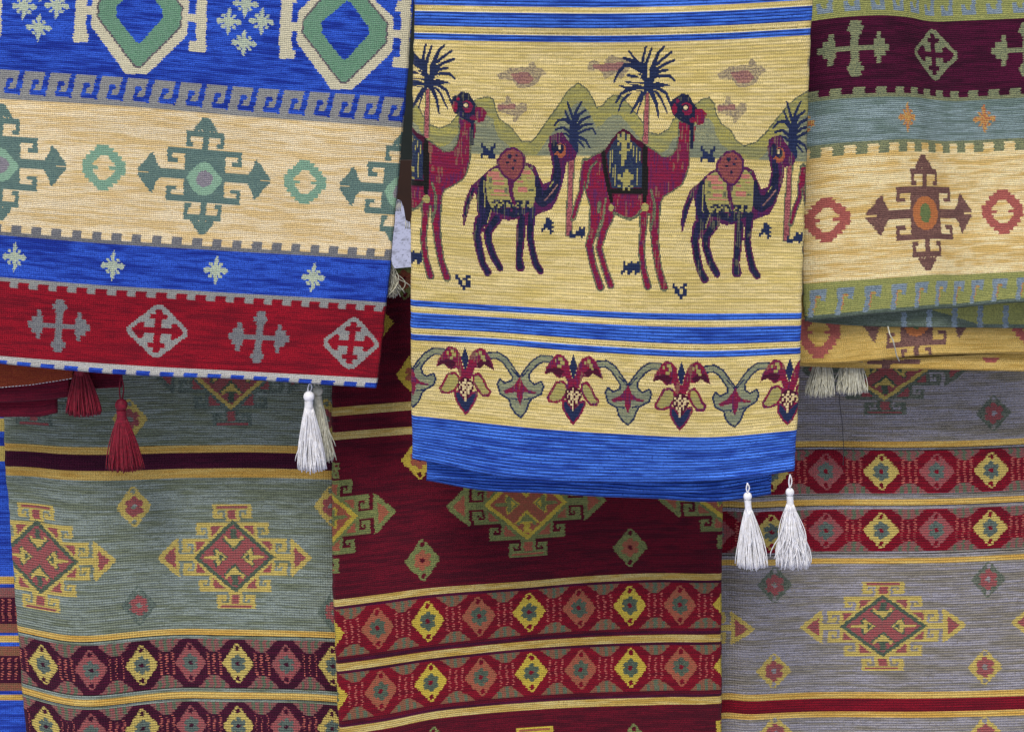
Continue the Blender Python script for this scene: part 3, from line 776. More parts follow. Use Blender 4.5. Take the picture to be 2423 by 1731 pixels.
    # head
    cc.ell(*P_(T3, [(1625, 1330)])[0], 15, 17, 'orange'); cc.ell(*P_(T3, [(1570, 1290)])[0], 8, 16, 'dark'); cc.ell(*P_(T3, [(1630, 1310)])[0], 8.5, 11, 'dark')
    cc.ell(*P_(T3, [(1622, 1295)])[0], 3.2, 6, 'cream'); cc.stroke(P_(T3, [(1580, 1390), (1590, 1500)]), 11, 'dark')
for k in (-per, 0, per):
    cc.off = (k, 0); big_palm()
for k in (0, per):
    cc.off = (k, 0); small_palm()
for k in (-per, 0, per):
    cc.off = (k, 0); bushes()
for k in (-per, 0, per): cc.off = (k, 0); red_camel()
for k in (0, per): cc.off = (k, 0); small_camel()
# flower border
def blossom():
    p = lambda L: P_(T6, L)
    for L in ([(440, 560), (480, 515), (550, 530), (600, 590), (622, 700), (655, 800), (600, 830), (570, 740), (500, 760), (430, 700), (400, 690), (355, 730), (375, 650), (410, 600)],
              [(700, 620), (740, 560), (810, 530), (860, 560), (890, 610), (930, 680), (955, 770), (900, 740), (850, 710), (800, 750), (750, 740), (720, 830), (660, 830), (668, 740)]):
        cc.poly(p(L), 'crimson')
    cc.poly(p([(390, 660), (500, 650), (560, 690), (520, 750), (430, 700), (360, 725)]), 'maroon'); cc.poly(p([(760, 700), (830, 650), (900, 660), (950, 765), (850, 710), (800, 748)]), 'maroon')
    for a in ((500, 545, 540, 580), (520, 580, 555, 630), (490, 620, 530, 660), (460, 570, 480, 600), (790, 570, 820, 610), (810, 610, 850, 650), (830, 650, 860, 680), (760, 590, 780, 620)):
        q = p([(a[0], a[1]), (a[2], a[3])]); cc.rect(q[0, 0], q[0, 1], q[1, 0], q[1, 1], 'gold_olive')
    cc.poly(p([(650, 518), (690, 640), (660, 760), (642, 750), (610, 640)]), 'navy')
    cc.poly(p([(610, 740), (640, 760), (690, 750), (720, 860), (590, 860)]), 'crimson')
    cc.opoly(p([(540, 790), (585, 830), (595, 890), (540, 975), (470, 1000), (405, 985), (395, 950), (435, 880), (475, 805)]), 'gold_olive', 'crimson', 6)
    cc.opoly(p([(740, 820), (790, 800), (835, 855), (872, 940), (912, 985), (893, 1022), (830, 1022), (775, 955), (735, 880)]), 'gold_olive', 'crimson', 6)
    cc.opoly(p([(548, 975), (590, 985), (650, 1070), (720, 1000), (766, 985), (775, 1020), (740, 1100), (700, 1165), (655, 1212), (600, 1140), (555, 1060)]), 'navy', 'crimson', 5)
    cc.poly(p([(650, 830), (730, 880), (740, 950), (660, 1085), (575, 960), (575, 880)]), 'maroon')
    q = p([(588, 850)])[0]; cc.bits(["...#....", "#.##.##.", ".##.#.##", "#.##.##.", "..#.##..", ".#.#.#..", "..##....", "...#....", "...#...."], q[0], q[1], 4.2, 6.0, 'cream')
def scroll():
    p = lambda L: P_(T6, L)
    la, ra = p([(905, 615), (985, 612), (1060, 660), (1120, 745), (1175, 830)]), p([(1530, 640), (1440, 635), (1365, 680), (1305, 750), (1250, 830)])
    bd = p([(1150, 790), (1140, 870), (1060, 905), (1010, 865), (992, 905), (1020, 1000), (1110, 1050), (1130, 1130), (1170, 1190), (1220, 1226), (1268, 1170), (1300, 1080), (1330, 1040), (1425, 990), (1445, 925), (1430, 885), (1360, 912), (1308, 870), (1295, 795), (1260, 780), (1215, 850), (1180, 790)])
    for L in (la, ra): cc.stroke(L, 19, 'navy')
    cc.stroke(np.vstack([bd, bd[:1]]), 9, 'navy')
    for L in (la, ra): cc.stroke(L, 11, 'olive_grey')
    cc.poly(bd, 'olive_grey')
    cc.stroke(p([(1120, 740), (1215, 850), (1300, 750)]), 3, 'navy')
    cc.poly(p([(1215, 820), (1250, 910), (1300, 960), (1380, 980), (1370, 1002), (1250, 980), (1242, 1040), (1215, 1120), (1188, 1050), (1180, 985), (1060, 1000), (1045, 972), (1130, 935), (1185, 870)]), 'crimson')
    cc.poly(p([(1215, 960), (1248, 1030), (1215, 1120), (1184, 1030)]), 'crimson'); cc.stroke(p([(1120, 1050), (1180, 1060)]), 3.5, 'navy'); cc.stroke(p([(1320, 1045), (1260, 1055)]), 3.5, 'navy')
for k in range(-1, 4):
    cc.off = (k * 262, 0); scroll()
for k in range(-1, 4):
    cc.off = (k * 262, 0); blossom()
cc.off = (0, 0)
cc.stroke([(1892, 560), (1892, 1020)], 1.3, 'seam')
hang = 0.012
camel = zz('woven_throw', 'cream and blue throw with camels, palm trees and two white tassels at the bottom', 1430, 1140, 1.95)
def relC(u, v):
    r = .004 * np.sin(u / 170.) * np.clip((v - 500) / 600, 0, 1) + .003 * np.sin(u / 90. + v / 200.)
    r += .006 * np.exp(-((v - 40) / 60.) ** 2) * np.sin((u - 975) / 300.)
    # soft wrinkles of the heavy lower band at the right
    q = np.clip((v - 1040) / 90, 0, 1) * np.clip((u - 1500) / 300, 0, 1)
    return r + .0022 * q * np.sin(v / 7.5 + u / 90.)
cc.build('panel', camel, 1.95, T=.016, r=.0065, mat=M_cord, relief=relC)

def layer(name, parent, Y, xl, xr, top, bottom, paint=None, base='blueC', T=.012, r=.005, cv=2.5, rib=3, seed=3, mat=M_cord, relief=None, cu=2.5):
    """a lower fold of the same cloth: top / bottom are photographed edge lines [(x,y),...]"""
    ux = np.linspace(xl, xr, 7)
    tb = np.interp(ux, *zip(*top)); bb = np.interp(ux, *zip(*bottom))
    v1 = float(bb.mean()); v0 = float(tb.mean())
    cl = Cloth(ux, [(v0, ux, tb), (v1, ux, bb)], xl, xr, v0, v1, cu, cv, base, rib, seed)
    if paint: paint(cl)
    return cl.build(name, parent, Y, T=T, r=r, mat=mat, relief=relief)
layer('inner_fold', camel, 1.968, 1009, 1822, [(1009, 1040), (1822, 1040)], [(1009, 1133), (1083, 1140), (1320, 1152), (1560, 1166), (1640, 1168), (1700, 1163), (1758, 1156), (1824, 1140)], T=.006, r=.003, seed=21)
layer('inner_fold', camel, 1.976, 1009, 1826, [(1009, 1040), (1826, 1040)], [(1009, 1138), (1022, 1147), (1083, 1159), (1320, 1170), (1440, 1178), (1568, 1182), (1713, 1190), (1758, 1187), (1809, 1182), (1826, 1172)], T=.008, r=.004, seed=22)
tassel(camel, 1.952, (1768, 1143), (1769, 1174), (1771, 1205), (1780, 1346), 8.2, 36, M_white, seed=5, n=190, label='white tassel hanging beside the blue bottom fold')
tassel(camel, 1.952, (1869, 1122), (1869, 1164), (1870, 1192), (1876, 1346), 8.2, 40, M_white, seed=8, n=200, wild=1.5, label='white tassel hanging from the right corner')

# ================================================================== BLUE, CREAM AND RED THROW (front, left)
A1 = (0, 0, 3.608); A2 = (500, 0, 3.608); A3 = (0, 400, 3.608); A4 = (500, 500, 3.608)
rowsA = [(-60, [-78, 3, 306, 609, 912, 1010], [-84, -79, -60, -36, -14, -6]), (100, [-84, -5, 299, 602, 902, 998], [76, 81, 100, 126, 149, 156]),
         (183, [-88, -8, 296, 600, 897, 992], [158, 163.5, 183, 208, 228, 235]), (251, [-90, -10, 294, 597, 892, 985], [227, 233, 251, 277, 298, 304]),
         (579, [-94, -14, 282, 582, 868, 958], [549, 555, 579, 598, 614, 619]), (678.5, [-98, -18, 275, 573, 857, 945], [647, 654, 678.5, 697, 713, 719]),
         (863, [-106, -26, 263, 556, 836, 925], [831, 839, 863, 880, 892, 896]), (887, [-108, -28, 262, 554, 833, 922], [851, 858, 887, 900, 915, 920])]
ca = Cloth([-80, 0, 300, 600, 900, 1000], rowsA, -80, 1000, -60, 887, 2.4, 2.25, 'blueA', 2, 31)
ca.band(183, 251, 'grey'); ca.band(251, 579, 'yelA'); ca.band(570, 579, 'greydk'); ca.band(678.5, 688, 'grey'); ca.band(688, 863, 'red'); ca.band(863, 887, 'lightg')
for k in range(-3, 24):
    u = 46 + 47.4 * k; ca.rect(u, 551, u + 22.5, 572, 'greydk')
    u = 44 + 46.9 * k; ca.rect(u, 686, u + 20.5, 701.5, 'grey')
    u = 14 + 57.5 * k; ca.rect(u, 874.5, u + 34, 887, 'blueA')
for k in range(-2, 18):
    u, v = 4 + 60.3 * k, 183
    ca.poly([(u + (x - 450) / 3.608, v + (y - 622) / 3.6) for x, y in [(438, 615), (482, 615), (458, 700), (434, 822), (298, 812), (318, 700), (345, 683), (378, 690), (372, 722), (347, 727), (337, 776), (390, 780), (410, 700)]], 'blueA')
OCT = [((850, 0), 0)]
def octagon():
    q = lambda L: ca.T(A2, L)
    ca.poly(q([(850, 0), (745, 100), (735, 370), (1030, 765), (1210, 765), (1545, 440), (1560, 150), (1395, 0), (1330, -70), (1200, -160), (1000, -160)]), 'pale')
    g = q([(795, 165), (935, 0), (1100, -110), (1190, -110), (1340, 0), (1505, 200), (1490, 375), (1150, 708), (1105, 705), (785, 285)])
    ca.opoly(g, 'green', 'brown', 4.2)
    ca.poly(q([(1165, 5), (1200, 30), (1345, 235), (1340, 300), (1150, 512), (1115, 505), (950, 290), (950, 190), (1100, 60)]), 'blueA')
    for L in ([(612, -80), (700, -80), (692, 495), (585, 495)], [(585, 420), (715, 432), (712, 508), (583, 500)], [(600, 188), (750, 195), (750, 268), (598, 262)], [(610, -60), (745, -60), (735, 30), (606, 20)],
              [(1625, -80), (1715, -80), (1690, 580), (1612, 570)], [(1590, 5), (1710, 15), (1705, 110), (1580, 95)], [(1535, 252), (1640, 262), (1640, 335), (1535, 322)], [(1555, 490), (1680, 500), (1676, 582), (1548, 572)]):
        ca.poly(q(L), 'pale')
for k in (-958, -479, 0): ca.off = (k, 0); octagon()
for k in (-479, 0):
    ca.off = (k, 0)
    for x, y in ((160, 185), (440, 185), (290, 370), (300, 35)):
        u, v = ca.T(A2, [(x, y)])[0]; snow(ca, u, v, 34, 29, 'snow')
ca.off = (0, 0)
for x, y in ((37, 608), (267, 629), (511, 641), (741, 658)):
    u, v = ca.T(TN, [(x, y)])[0]; snow(ca, u, v, 37, 28, 'snow')
u0_, v0_ = ca.T(TN, [(484, 417)])[0]
for k in (-476, 0, 480): star(ca, u0_ + k, v0_, 'teal', 'yelA')
for x, y in ((247, 396), (722, 432)):
    u, v = ca.T(TN, [(x, y)])[0]; ring(ca, u, v, 'mint', 'yelA')
for x, y in ((141, 771), (612, 801)):
    u, v = ca.T(TN, [(x, y)])[0]; cross(ca, u, v, 'greydk')
for x, y in ((370, 785), (833, 812)):
    u, v = ca.T(TN, [(x, y)])[0]; crossdiamond(ca, u, v, 'grey', 'red')
edgeA = [(-200, 996), (0, 978), (160, 966), (290, 955), (440, 941), (600, 927), (710, 915), (780, 908), (917, 891), (1000, 884)]
blue = zz('woven_throw', 'blue, cream and red throw with teal medallions and grey crosses at top left', 440, 900, 2.0)
ca.build('panel', blue, 2.0, T=.012, r=.004, right=edgeA, mat=M_flat, relief=lambda u, v: .004 * np.sin(u / 190. + v / 400.) + .003 * np.sin(v / 150.))
tassel(blue, 2.012, (733, 905), (731, 938), (731, 963), (738, 1116), 10.5, 34, M_white, seed=12, n=190, label='white tassel below the lower right corner, nearer of two')
tassel(blue, 2.028, (745, 905), (752, 925), (754, 952), (768, 1094), 9.5, 26, M_cream, seed=13, n=130, label='cream tassel half behind the nearer one')
tassel(blue, 2.02, (905, 560), (912, 585), (916, 610), (930, 705), 7, 15, M_cream, seed=14, n=60, wild=2.6, label='cream tassel peeping out behind the right edge')

# ================================================================== CREAM, PLUM AND OLIVE THROW (front, right)
R1 = (1900, 0, 4.143); R2 = (1900, 330, 4.143); R3 = (1880, 640, 3.99)
uR = [1880, 1980, 2080, 2130, 2180, 2230, 2280, 2330, 2380, 2430, 2560]
x0r = np.array([1878, 1986, 2090, 2128, 2158, 2183, 2213, 2251, 2296, 2346, 2478.])
x2r = np.array([1875, 1983, 2093, 2138, 2171, 2197, 2225, 2261, 2303, 2351, 2480.])
x7r = np.array([1876, 1983, 2093, 2145, 2190, 2230, 2261, 2291, 2328, 2373, 2495.])
mixr = lambda a, b, t: list(a * (1 - t) + b * t)
rowsR = [(-60, list(x0r), [-50, -63, -69, -67, -63, -57, -54, -55, -57, -59, -68]), (45, mixr(x0r, x2r, .2), [58, 42, 36, 38, 42, 48, 51, 50, 48, 46, 40]),
         (238, list(x2r), [254, 238, 232, 232, 233, 236, 239, 241, 239, 236, 228]), (340, mixr(x2r, x7r, .25), [360, 346, 338, 336, 336, 337, 338, 337, 336, 333, 326]),
         (665, mixr(x2r, x7r, .92), [681, 671, 664, 661, 658, 655, 653, 650, 647, 644, 636]), (745, list(x7r), [764, 753, 742, 739, 735, 732, 728, 722, 717, 712, 703])]
cr_ = Cloth(uR, rowsR, 1880, 2560, -60, 752, 2.5, 2.25, 'oliveR', 2, 41)
cr_.band(45, 238, 'plumR'); cr_.band(229, 238, 'castR'); cr_.band(238, 335, 'tealR'); cr_.band(335, 343, 'castR'); cr_.band(343, 665, 'yelR'); cr_.band(665, 738, 'oliveR'); cr_.band(738, 760, 'rollR')
for k in range(-2, 14):
    u = 1980 + 50 * k; cr_.rect(u - 12, 212, u + 12, 233, 'castR')
    u = 1988 + 50 * k; cr_.rect(u - 12.5, 340, u + 12.5, 366, 'castR')
    u, v = 1925 + 60 * k, 681
    cr_.poly([(u + x / 4.1, v + y / 3.99) for x, y in [(0, 0), (155, 0), (150, 60), (128, 112), (92, 100), (108, 58), (62, 52), (42, 100), (25, 245), (-25, 245), (2, 100)]], 'hookR')
    cr_.poly([(u + x / 4.1, v + y / 3.99) for x, y in [(42, 100), (56, 60), (100, 60), (95, 76), (60, 76), (40, 200), (30, 200)]], 'starR')
    u = 1952 + 60 * k
    cr_.poly([(u + x / 4.1, 22 + y / 3.99) for x, y in [(-60, -60), (-20, -60), (-10, 0), (30, 0), (50, -120), (90, -120), (80, 40), (-60, 40)]], 'hookR')
for u in (2022, 2508): cross(cr_, u, 121, 'castR', 1.07, 1.07)
crossdiamond(cr_, 2266, 126, 'castR', 'plumR', 1.07, 1.0)
for u in (1908, 2153, 2405): snow(cr_, u, 284, 38, 28, 'starR')
u, v = cr_.T(TN, [(2199, 508)])[0]
for k in (-474, 0, 476): star(cr_, u + k, v, 'brownR', 'yelR', 1, 1, ('orangeR', 'greenR'), True)
for x, y in ((1963, 524), (2373, 500)):
    u, v = cr_.T(TN, [(x, y)])[0]; ring(cr_, u, v, 'dusty', 'yelR')
edgeR = [(-200, 1912), (350, 1908), (640, 1905), (730, 1909), (760, 1911), (1000, 1911)]
plumt = zz('woven_throw', 'cream and plum throw with a brown star medallion, folded in layers, top right', 2160, 860, 2.0)
def relR(u, v):
    f = 2205 + (v - 230) * .14
    t = 1 / (1 + np.exp(-(u - f) / 26.))
    return -.020 + .026 * t + .006 * np.sin((u - 1900) / 95.)
cr_.build('panel', plumt, 2.0, T=.012, r=.004, left=edgeR, mat=M_flat, relief=relR)
def lay1(cl):
    cl.band(cl.v0, cl.v0 + 300, 'oliveR')
    cl.band(cl.v0 + cl.nv * cl.cv - 8, cl.v0 + 400, 'rollR')
    b = cl.v0 + cl.nv * cl.cv
    cl.poly([(1915, b - 44), (2200, b - 44), (2330, b - 4), (2330, b + 4), (1915, b + 4)], 'rollR')
    for k in range(-1, 9):
        u = 2182 + k * 60 + 18
        cl.rect(u - 6, b - 50, u + 6, b, 'hookR')
layer('inner_fold', plumt, 2.030, 1914, 2500, [(1914, 640), (2500, 600)], [(1914, 762), (1960, 766), (2015, 770), (2131, 774), (2306, 775), (2423, 776), (2500, 776)], lay1, 'oliveR', T=.004, r=.002, cv=2.25, rib=2, seed=44, mat=M_flat)
def lay2(cl):
    star(cl, 2170, 757, 'brownR', 'yelS', .82, 1, ('orangeR', 'greenR'), True)
    ring(cl, 1938, 778, 'dusty', 'yelS'); ring(cl, 2446, 776, 'dusty', 'yelS')
layer('inner_fold', plumt, 2.038, 1884, 2500, [(1884, 700), (2500, 700)], [(1884, 862), (1985, 860), (2055, 855), (2120, 846), (2180, 841), (2300, 838), (2423, 835), (2500, 835)], lay2, 'yelS', T=.004, r=.0025, cv=2.25, rib=2, seed=45, mat=M_flat)
def lay3(cl):
    T = lambda L: cl.T(R3, L)
    for L, c in (([(690, 850), (1195, 835), (1195, 880), (690, 885)], 'brownR'), ([(820, 880), (905, 880), (905, 930), (820, 930)], 'brownR'), ([(600, 830), (660, 830), (660, 860), (600, 860)], 'greydk'),
                 ([(690, 825), (770, 820), (760, 850), (690, 850)], 'brownR'), ([(800, 820), (860, 818), (850, 840), (800, 842)], 'brownR'), ([(1770, 820), (1940, 820), (1905, 868), (1820, 868)], 'dusty')):
        cl.poly(T(L), c)
layer('inner_fold', plumt, 2.046, 1884, 2500, [(1884, 760), (2500, 760)], [(1884, 866), (1900, 869), (2055, 871), (2181, 874), (2423, 879), (2500, 880)], lay3, 'yelS', T=.006, r=.003, cv=2.25, rib=2, seed=46, mat=M_flat)
tassel(plumt, 2.056, (1944, 800), (1946, 822), (1946, 845), (1941, 940), 13, 33, M_cream, seed=15, n=170, label='cream tassel under the bottom fold, next to the camel throw')
tassel(plumt, 2.056, (2014, 800), (2014, 822), (2014, 845), (2015, 932), 22, 35, M_cream, seed=16, n=190, label='cream tassel under the bottom fold, farther from the camel throw')
V, F = [], []
add_tube(V, F, [wpt(x, y, 2.018 - .01 * math.sin(i)) for i, (x, y) in enumerate([(2101, 772), (2105, 790), (2113, 805), (2118, 825), (2121, 840), (2128, 854)])], .0008, 6)
mesh_obj('loose_thread', V, F, M_cream, plumt)

# ================================================================== GREEN THROW (back, left)
G1 = (0, 840, 3.866); G2 = (350, 900, 3.866); G3 = (0, 1150, 5.155); G4 = (360, 1160, 5.155)
uG = [-30, 75, 150, 300, 450, 600, 820]
rowsG = [(620, [-52, 55, 132, 286, 441, 594, 818], [620, 620, 622, 626, 622, 620, 627]), (850, [-38, 67, 142, 293, 445, 597, 818], [850, 850, 853, 857, 853, 851, 858]), (1052, [-30, 75, 150, 300, 450, 600, 820], [1050, 1050, 1054, 1058, 1054, 1052, 1060]),
         (1128, [-27, 78, 153, 303, 452, 602, 820], [1126, 1125, 1131, 1136, 1130, 1128, 1136]), (1300, [-16, 89, 163, 312, 460, 609, 822], [1294, 1299, 1306, 1305, 1301, 1299, 1306]),
         (1490, [-2, 98, 173, 321, 468, 616, 824], [1474, 1489, 1497, 1493, 1488, 1486, 1497]), (1639, [8, 110, 182, 330, 476, 622, 826], [1620, 1641, 1648, 1644, 1638, 1634, 1651]), (1790, [16, 118, 190, 337, 482, 628, 828], [1770, 1792, 1799, 1795, 1789, 1785, 1802])]
cg = Cloth(uG, rowsG, -30, 820, 625, 1790, 3.0, 1.95, 'greenG', 3, 51)
cg.band(1052, 1070.5, 'stripe'); cg.band(1070.5, 1106.5, 'plumG'); cg.band(1106.5, 1128, 'stripe')
def chainG(vt, vc, us):
    cg.band(vt, vt + 15, 'stripe'); cg.band(vt + 15, vt + 17, 'black'); cg.band(vt + 17, vt + 24, 'greenG')
    chain(cg, vc, us, 'plumG', 'mixG', 'gold', 'dred', 'dgrey', 'dots', 37, 47, 57.5, 29, 117.5, 1)
for vt, vc, xx in ((1490, 1571.5, 104), (1639, 1720, 109)):
    ua = cg.T(TN, [(xx, vc + 5)])[0][0]; chainG(vt, vc, [ua + 117.7 * k for k in range(-1, 7)])
for v in (1629,): cg.band(v, v + 2, 'black'); cg.band(v + 2, v + 10, 'greenG')
cg.band(1777, 1779, 'black'); cg.band(1779, 1790, 'greenG')
argsA = ('gold', 'dred', 'dgreen', 'dred', 'gold', 'dgreen')
argsG = ('fadeG', 'dred', 'gold', 'dred', 'gold', 'dgreen', 'greenG')
u, v = cg.T(TN, [(557, 1315)])[0]
for k in (-466, 0, 466): medal(cg, u + k, v, *argsA, 'greenG')
u, v = cg.T(TN, [(547, 884)])[0]
for k in (-466, 0): medal(cg, u + k, v, *argsG)
for x, y, g in ((318, 1198, 1), (306, 993, 1), (331, 1432, 0), (784, 1197, 1), (790, 1448, 0), (774, 993, 1)):
    u, v = cg.T(TN, [(x, y)])[0]
    diamond(cg, u, v, 40, 48, 'gold' if g else 'fadeG', 'greenG', 'dred', 'greenG', 15)
edgeG = [(600, -20), (900, -2), (995, 3), (1098, 6.5), (1215, 19), (1286, 23), (1402, 32), (1476, 36), (1619, 44), (1731, 53), (1850, 60)]
green = zz('woven_throw', 'grey-green throw with gold and rose medallions above a plum hexagon border, at bottom left', 400, 1731, 2.13)
cg.build('panel', green, 2.13, T=.010, r=.006, left=edgeG, mat=M_chen, relief=lambda u, v: .006 * np.sin(u / 72. - .6) * np.clip(1.4 - u / 500, .3, 1) + .004 * np.sin((u - 500) / 60.) * np.clip((v - 1350) / 300, 0, 1) + .003 * np.sin(v / 170.))

# ================================================================== DARK RED THROW (back, centre)
T8 = (760, 900, 3.866); T9 = (1180, 1130, 3.866)
uD = np.array([780, 900, 1015, 1140, 1260, 1380, 1500, 1618, 1716.])
leanD = np.array([.06, .05, .045, .04, .03, .022, .016, .01, 0])
def rD(v, ys): return (v, list(uD + leanD * (v - 1450)), ys)
rowsD = [rD(600, [635, 623, 612, 604, 600, 596, 593, 592, 594]), rD(940, [970, 959, 950, 944, 940, 937, 934, 932, 934]), rD(997, [1028, 1017, 1008, 1001, 997, 993, 990, 987, 989]),
         rD(1189, [1226, 1211, 1198, 1192, 1188, 1184, 1181, 1178, 1180]), rD(1374, [1417, 1400, 1385, 1378, 1374, 1367, 1361, 1359, 1364]),
         rD(1518, [1569, 1553, 1537, 1526, 1518, 1513, 1508.5, 1505, 1508]), rD(1664, [1724, 1704, 1681, 1670, 1664, 1660, 1656, 1651, 1653]), rD(1800, [1866, 1844, 1818, 1806, 1800, 1797, 1793, 1787, 1789])]
cd = Cloth(uD, rowsD, 745, 1730, 618, 1795, 2.5, 2.2, 'deep', 2, 61)
cd.band(618, 622, 'red')
for a, b in ((939, 958), (996.5, 1014.5)): cd.band(a, b, 'stripeD')
usD = [1015 + 119.4 * k for k in range(-3, 7)]
for vc in (1449, 1593): chain(cd, vc, usD, 'bandD', 'mixD', 'dgold', 'accD', 'dgreen', 'dots', 38, 46, 54, 25, 119.4, 1)
for a in (1374, 1518, 1664): cd.band(a, a + 17, 'stripeD')
for a in (1391, 1510, 1535, 1656): cd.band(a, a + 6, 'plumR')
u, v = cd.T(TN, [(1247, 1189)])[0]
for k in (-489, 0, 492): medal(cd, u + k, v, 'hookD', 'accD', 'dgold', 'accD', 'hookD', 'dgold', 'deep')
u, v = cd.T(TN, [(1272, 1846)])[0]
for k in (-480, 0, 484): medal(cd, u + k, v, 'dgold', 'accD', 'dgreen', 'accD', 'dgold', 'dgreen', 'deep')
for x, y, g in ((1002, 1319, 0), (1493, 1298, 0), (993, 1085, 1), (980, 885, 1), (890, 764, 1), (1484, 1070, 1), (1029, 1764, 0), (1502, 1764, 0), (958, 660, 0)):
    u, v = cd.T(TN, [(x, y)])[0]
    diamond(cd, u, v, 40, 48, 'dgold' if g else 'hookD', 'deep', 'accD', 'deep', 14)
q = cd.T(TN, [(788, 1096)])[0]; cd.bits(["####", "#..#", "####", ".##.", "####", "#.#.", "####"], q[0], q[1], 3.8, 5, 'hookD')
edgeDl = [(500, 781), (900, 783), (1130, 784), (1300, 785.5), (1380, 786), (1474, 790.6), (1646, 797), (1725, 800), (1850, 804)]
edgeDr = [(500, 1714), (1180, 1713), (1330, 1713), (1450, 1711), (1850, 1710)]
deep = zz('woven_throw', 'dark red throw with two rows of hexagons and diamonds, below the camel throw', 1250, 1731, 2.10)
def relD(u, v):
    t = np.clip((v - 900) / 500, 0, 1)
    return .007 * np.sin((u - 760) / 150.) * t - .010 * np.exp(-((u - 1716) / 50.) ** 2) + .004 * np.sin(v / 120. + u / 300.)
cd.build('panel', deep, 2.10, T=.012, r=.006, left=edgeDl, right=edgeDr, mat=M_flat, relief=relD)

# ================================================================== GREY THROW (back, right)
uH = [1690, 1900, 2090, 2270, 2430, 2520]
rowsH = [(620, uH, [626, 623, 620, 616, 612, 610]), (850, uH, [857, 853, 850, 846, 842, 840]), (1044, uH, [1053, 1046.5, 1044, 1039, 1034, 1032]), (1179, uH, [1194, 1184, 1179, 1175, 1171, 1169]), (1317, uH, [1331, 1322, 1317, 1313, 1309, 1307]),
         (1637.5, uH, [1647, 1640, 1637.5, 1634, 1631, 1629]), (1790, uH, [1801, 1792, 1790, 1786, 1783, 1781])]
ch = Cloth(uH, rowsH, 1690, 2520, 625, 1790, 3.0, 1.95, 'greyH', 3, 71)
usH = [2087 + 128.8 * k for k in range(-4, 5)]
for vt, vc, of in ((1044, 1115, 0), (1179, 1252, -2)):
    chain(ch, vc, [x + of for x in usH], 'bandD', 'mixG', 'gold', 'dred', 'dgrey', 'dots', 41, 42, 50, 24, 128.8)
    ch.band(vt, vt + 13.5, 'stripe')
ch.band(1317, 1330, 'stripe'); ch.band(1637.5, 1652, 'stripe'); ch.band(1652, 1683, 'bandD'); ch.band(1683, 1698, 'stripe')
for v in (1058, 1063, 1168, 1193, 1305): ch.band(v, v + 2, 'black')
for a in (1060, 1170, 1195, 1307): pass
u, v = ch.T(TN, [(2090, 1480)])[0]
for k in (-500, 0, 500): medal(ch, u + k, v, *argsA, 'greyH', 1.06, .85)
u, v = ch.T(TN, [(2096, 875)])[0]
for k in (-500, 0): medal(ch, u + k, v, 'fadeH', 'dred', 'gold', 'dred', 'gold', 'dgreen', 'greyH', 1.06, .85)
for x, y, g in ((2352, 976, 0), (1850, 980, 0), (1835, 1384, 0), (2339, 1369, 0), (1833, 1587, 1), (2332, 1577, 1), (1837, 1738, 1), (2332, 1735, 1)):
    u, v = ch.T(TN, [(x, y)])[0]
    diamond(ch, u, v, 40, 42, 'gold' if g else 'fadeH', 'greyH', 'dred', 'greyH', 15)
grey = zz('woven_throw', 'lavender-grey throw with red hexagon bands and a gold medallion, at bottom right', 2070, 1731, 2.14)
ch.build('panel', grey, 2.14, T=.010, r=.005, mat=M_chen, relief=lambda u, v: .004 * np.sin(u / 110.) + .003 * np.sin(v / 130. + u / 200.) - .012 * np.exp(-((u - 1716) / 40.) ** 2))
V, F = [], []
add_tube(V, F, [wpt(x, y, 2.128) for x, y in [(1988, 900), (1986, 950), (1993, 1000), (1996, 1060), (1995, 1100)]], .0005, 5)
mesh_obj('loose_thread', V, F, M_black, grey)

# ================================================================== FAR LEFT BLUE THROW
uF = [-120, 0, 60]
cf = Cloth(uF, [(600, uF, [600] * 3), (1800, uF, [1800] * 3)], -120, 70, 625, 1790, 2.5, 2.25, 'blueA', 2, 81)
for a, b, c in ((990, 1020, 'gold'), (1020, 1055, 'blueA'), (1055, 1090, 'gold'), (1364, 1381, 'stripe'), (1391, 1412, 'mixG'), (1412, 1476, 'plumG'), (1476, 1495, 'mixD'), (1503, 1518, 'stripe'),
                (1527, 1549, 'mixD'), (1549, 1614, 'plumG'), (1614, 1632, 'mixD'), (1641, 1656, 'stripe')): cf.band(a, b, c)
for x in (8, 24, 40, -12):
    for y0, y1 in ((1418, 1472), (1555, 1608)):
        y = y0
        while y < y1: cf.rect(x - 3, y, x + 3, y + 3, 'dots'); y += 6
fars = zz('woven_throw', 'narrow sliver of a blue striped throw at the far left edge', 20, 1731, 2.15)
cf.build('panel', fars, 2.15, T=.008, r=.004, mat=M_flat)

# ================================================================== ORANGE AND WINE THROW tucked under the blue one
rustt = zz('woven_throw', 'folded rust and wine-red throw with red tassels under the blue throw', 80, 980, 2.04)
layer('panel', rustt, 2.030, -120, 172, [(-120, 780), (172, 780)], [(-120, 925), (0, 918), (70, 912), (130, 903), (172, 896)], None, 'rust', T=.005, r=.0025, cv=2.25, rib=2, seed=91, mat=M_flat)
V, F = [], []
for k in range(24):
    x = -20 + k * 8; y = np.interp(x, [0, 70, 130, 172], [918, 912, 903, 896]) - 1.5
    add_tube(V, F, [wpt(x, y, 2.0285), wpt(x + 5, y - .6, 2.0275)], .0004, 5)
mesh_obj('hem_stitching', V, F, M_white, rustt)
layer('inner_fold', rustt, 2.038, -120, 166, [(-120, 780), (166, 780)], [(-120, 950), (0, 955), (100, 950), (166, 940)], None, 'wine', T=.006, r=.003, cv=2.25, rib=3, seed=92)
layer('inner_fold', rustt, 2.048, -120, 134, [(-120, 780), (134, 780)], [(-120, 990), (0, 988), (100, 987), (126, 985), (134, 978)], None, 'wine', T=.008, r=.004, cv=2.25, rib=3, seed=93)
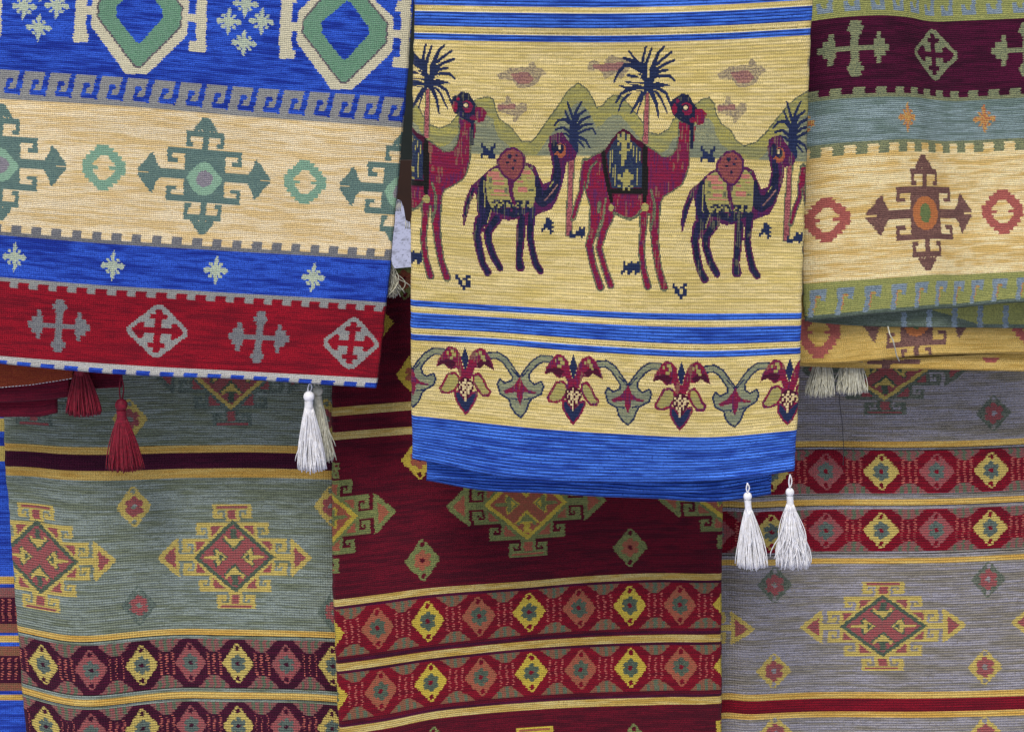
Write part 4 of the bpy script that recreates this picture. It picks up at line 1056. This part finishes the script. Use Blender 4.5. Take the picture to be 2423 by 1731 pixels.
layer('inner_fold', rustt, 2.050, 120, 287, [(120, 780), (287, 780)], [(120, 925), (220, 922), (287, 918)], None, 'wine', T=.006, r=.003, cv=2.25, rib=3, seed=94)
tassel(rustt, 2.034, (190, 830), (190, 850), (191, 872), (200, 984), 15, 41, M_redt, seed=17, n=260, wild=.5, rx=1.2, label='red tassel with only its fringe showing under the blue throw')
tassel(rustt, 2.040, (286, 890), (287, 958), (288, 990), (298, 1114), 12, 42, M_redt, seed=18, n=300, wild=.35, rx=1.2, label='red tassel hanging free over the green throw')

# ================================================================== SEEN THROUGH THE GAP: a dark cloth and a fringed brown rug hanging behind
def plain_mat(name, a, b):
    m = bpy.data.materials.new(name); m.use_nodes = True
    N, L = m.node_tree.nodes, m.node_tree.links; p = N['Principled BSDF']
    tc = N.new('ShaderNodeTexCoord'); no = N.new('ShaderNodeTexNoise'); no.inputs['Scale'].default_value = 30; no.inputs['Detail'].default_value = 6
    L.new(tc.outputs['Object'], no.inputs['Vector']); cr = N.new('ShaderNodeValToRGB')
    cr.color_ramp.elements[0].color = (*lin(a), 1); cr.color_ramp.elements[1].color = (*lin(b), 1)
    L.new(no.outputs['Fac'], cr.inputs[0]); L.new(cr.outputs[0], p.inputs['Base Color']); p.inputs['Roughness'].default_value = .95
    return m
def sheet(name, pts, Y, T, mat, parent=None):
    f = [wpt(x, y, Y) for x, y in pts]; n = len(f)
    b = [(x, y + T, z) for x, y, z in f]
    F = [tuple(range(n))[::-1], tuple(range(n, 2 * n))] + [(i, (i + 1) % n, n + (i + 1) % n, n + i) for i in range(n)]
    me = bpy.data.meshes.new(name); me.from_pydata(f + b, [], F); me.update(); me.materials.append(mat)
    o = bpy.data.objects.new(name, me); C.objects.link(o)
    if parent:
        me.transform(__import__('mathutils').Matrix.Translation(-parent.location)); o.parent = parent
    return o
o = sheet('dark_cloth', [(500, -500), (1500, -500), (1500, 424), (1200, 420), (930, 423), (500, 430)], 3.2, .02, plain_mat('dark_cloth', (16, 24, 20), (30, 38, 34)))
o['label'] = 'blackish green cloth hanging in the gap between the blue and camel throws'; o['category'] = 'cloth'
rug = thing('hanging_rug', 'brown rug with pale fringes hanging in the gap above the stone pavement', 'rug', wpt(960, 520, 2.9))
sheet('rug_panel', [(915, 380), (1010, 380), (1010, 530), (975, 527), (960, 521), (955, 490), (948, 474), (941, 472), (936, 478), (915, 476)], 2.9, .015, plain_mat('brown_rug', (40, 24, 16), (58, 34, 22)), rug)
V, F = [], []
for k in range(9):
    x = 960 + k * 5.2; add_tube(V, F, [wpt(x, 522, 2.905), wpt(x + .5, 532, 2.905), wpt(x + random.uniform(-1, 1), 541, 2.905)], .0010, 5)
for k in range(5):
    x = 934 + k * 3.2; add_tube(V, F, [wpt(x, 474, 2.905), wpt(x + .5, 488, 2.905), wpt(x + random.uniform(-1, 1), 500, 2.905)], .0010, 5)
mesh_obj('fringe', V, F, M_cream, rug)
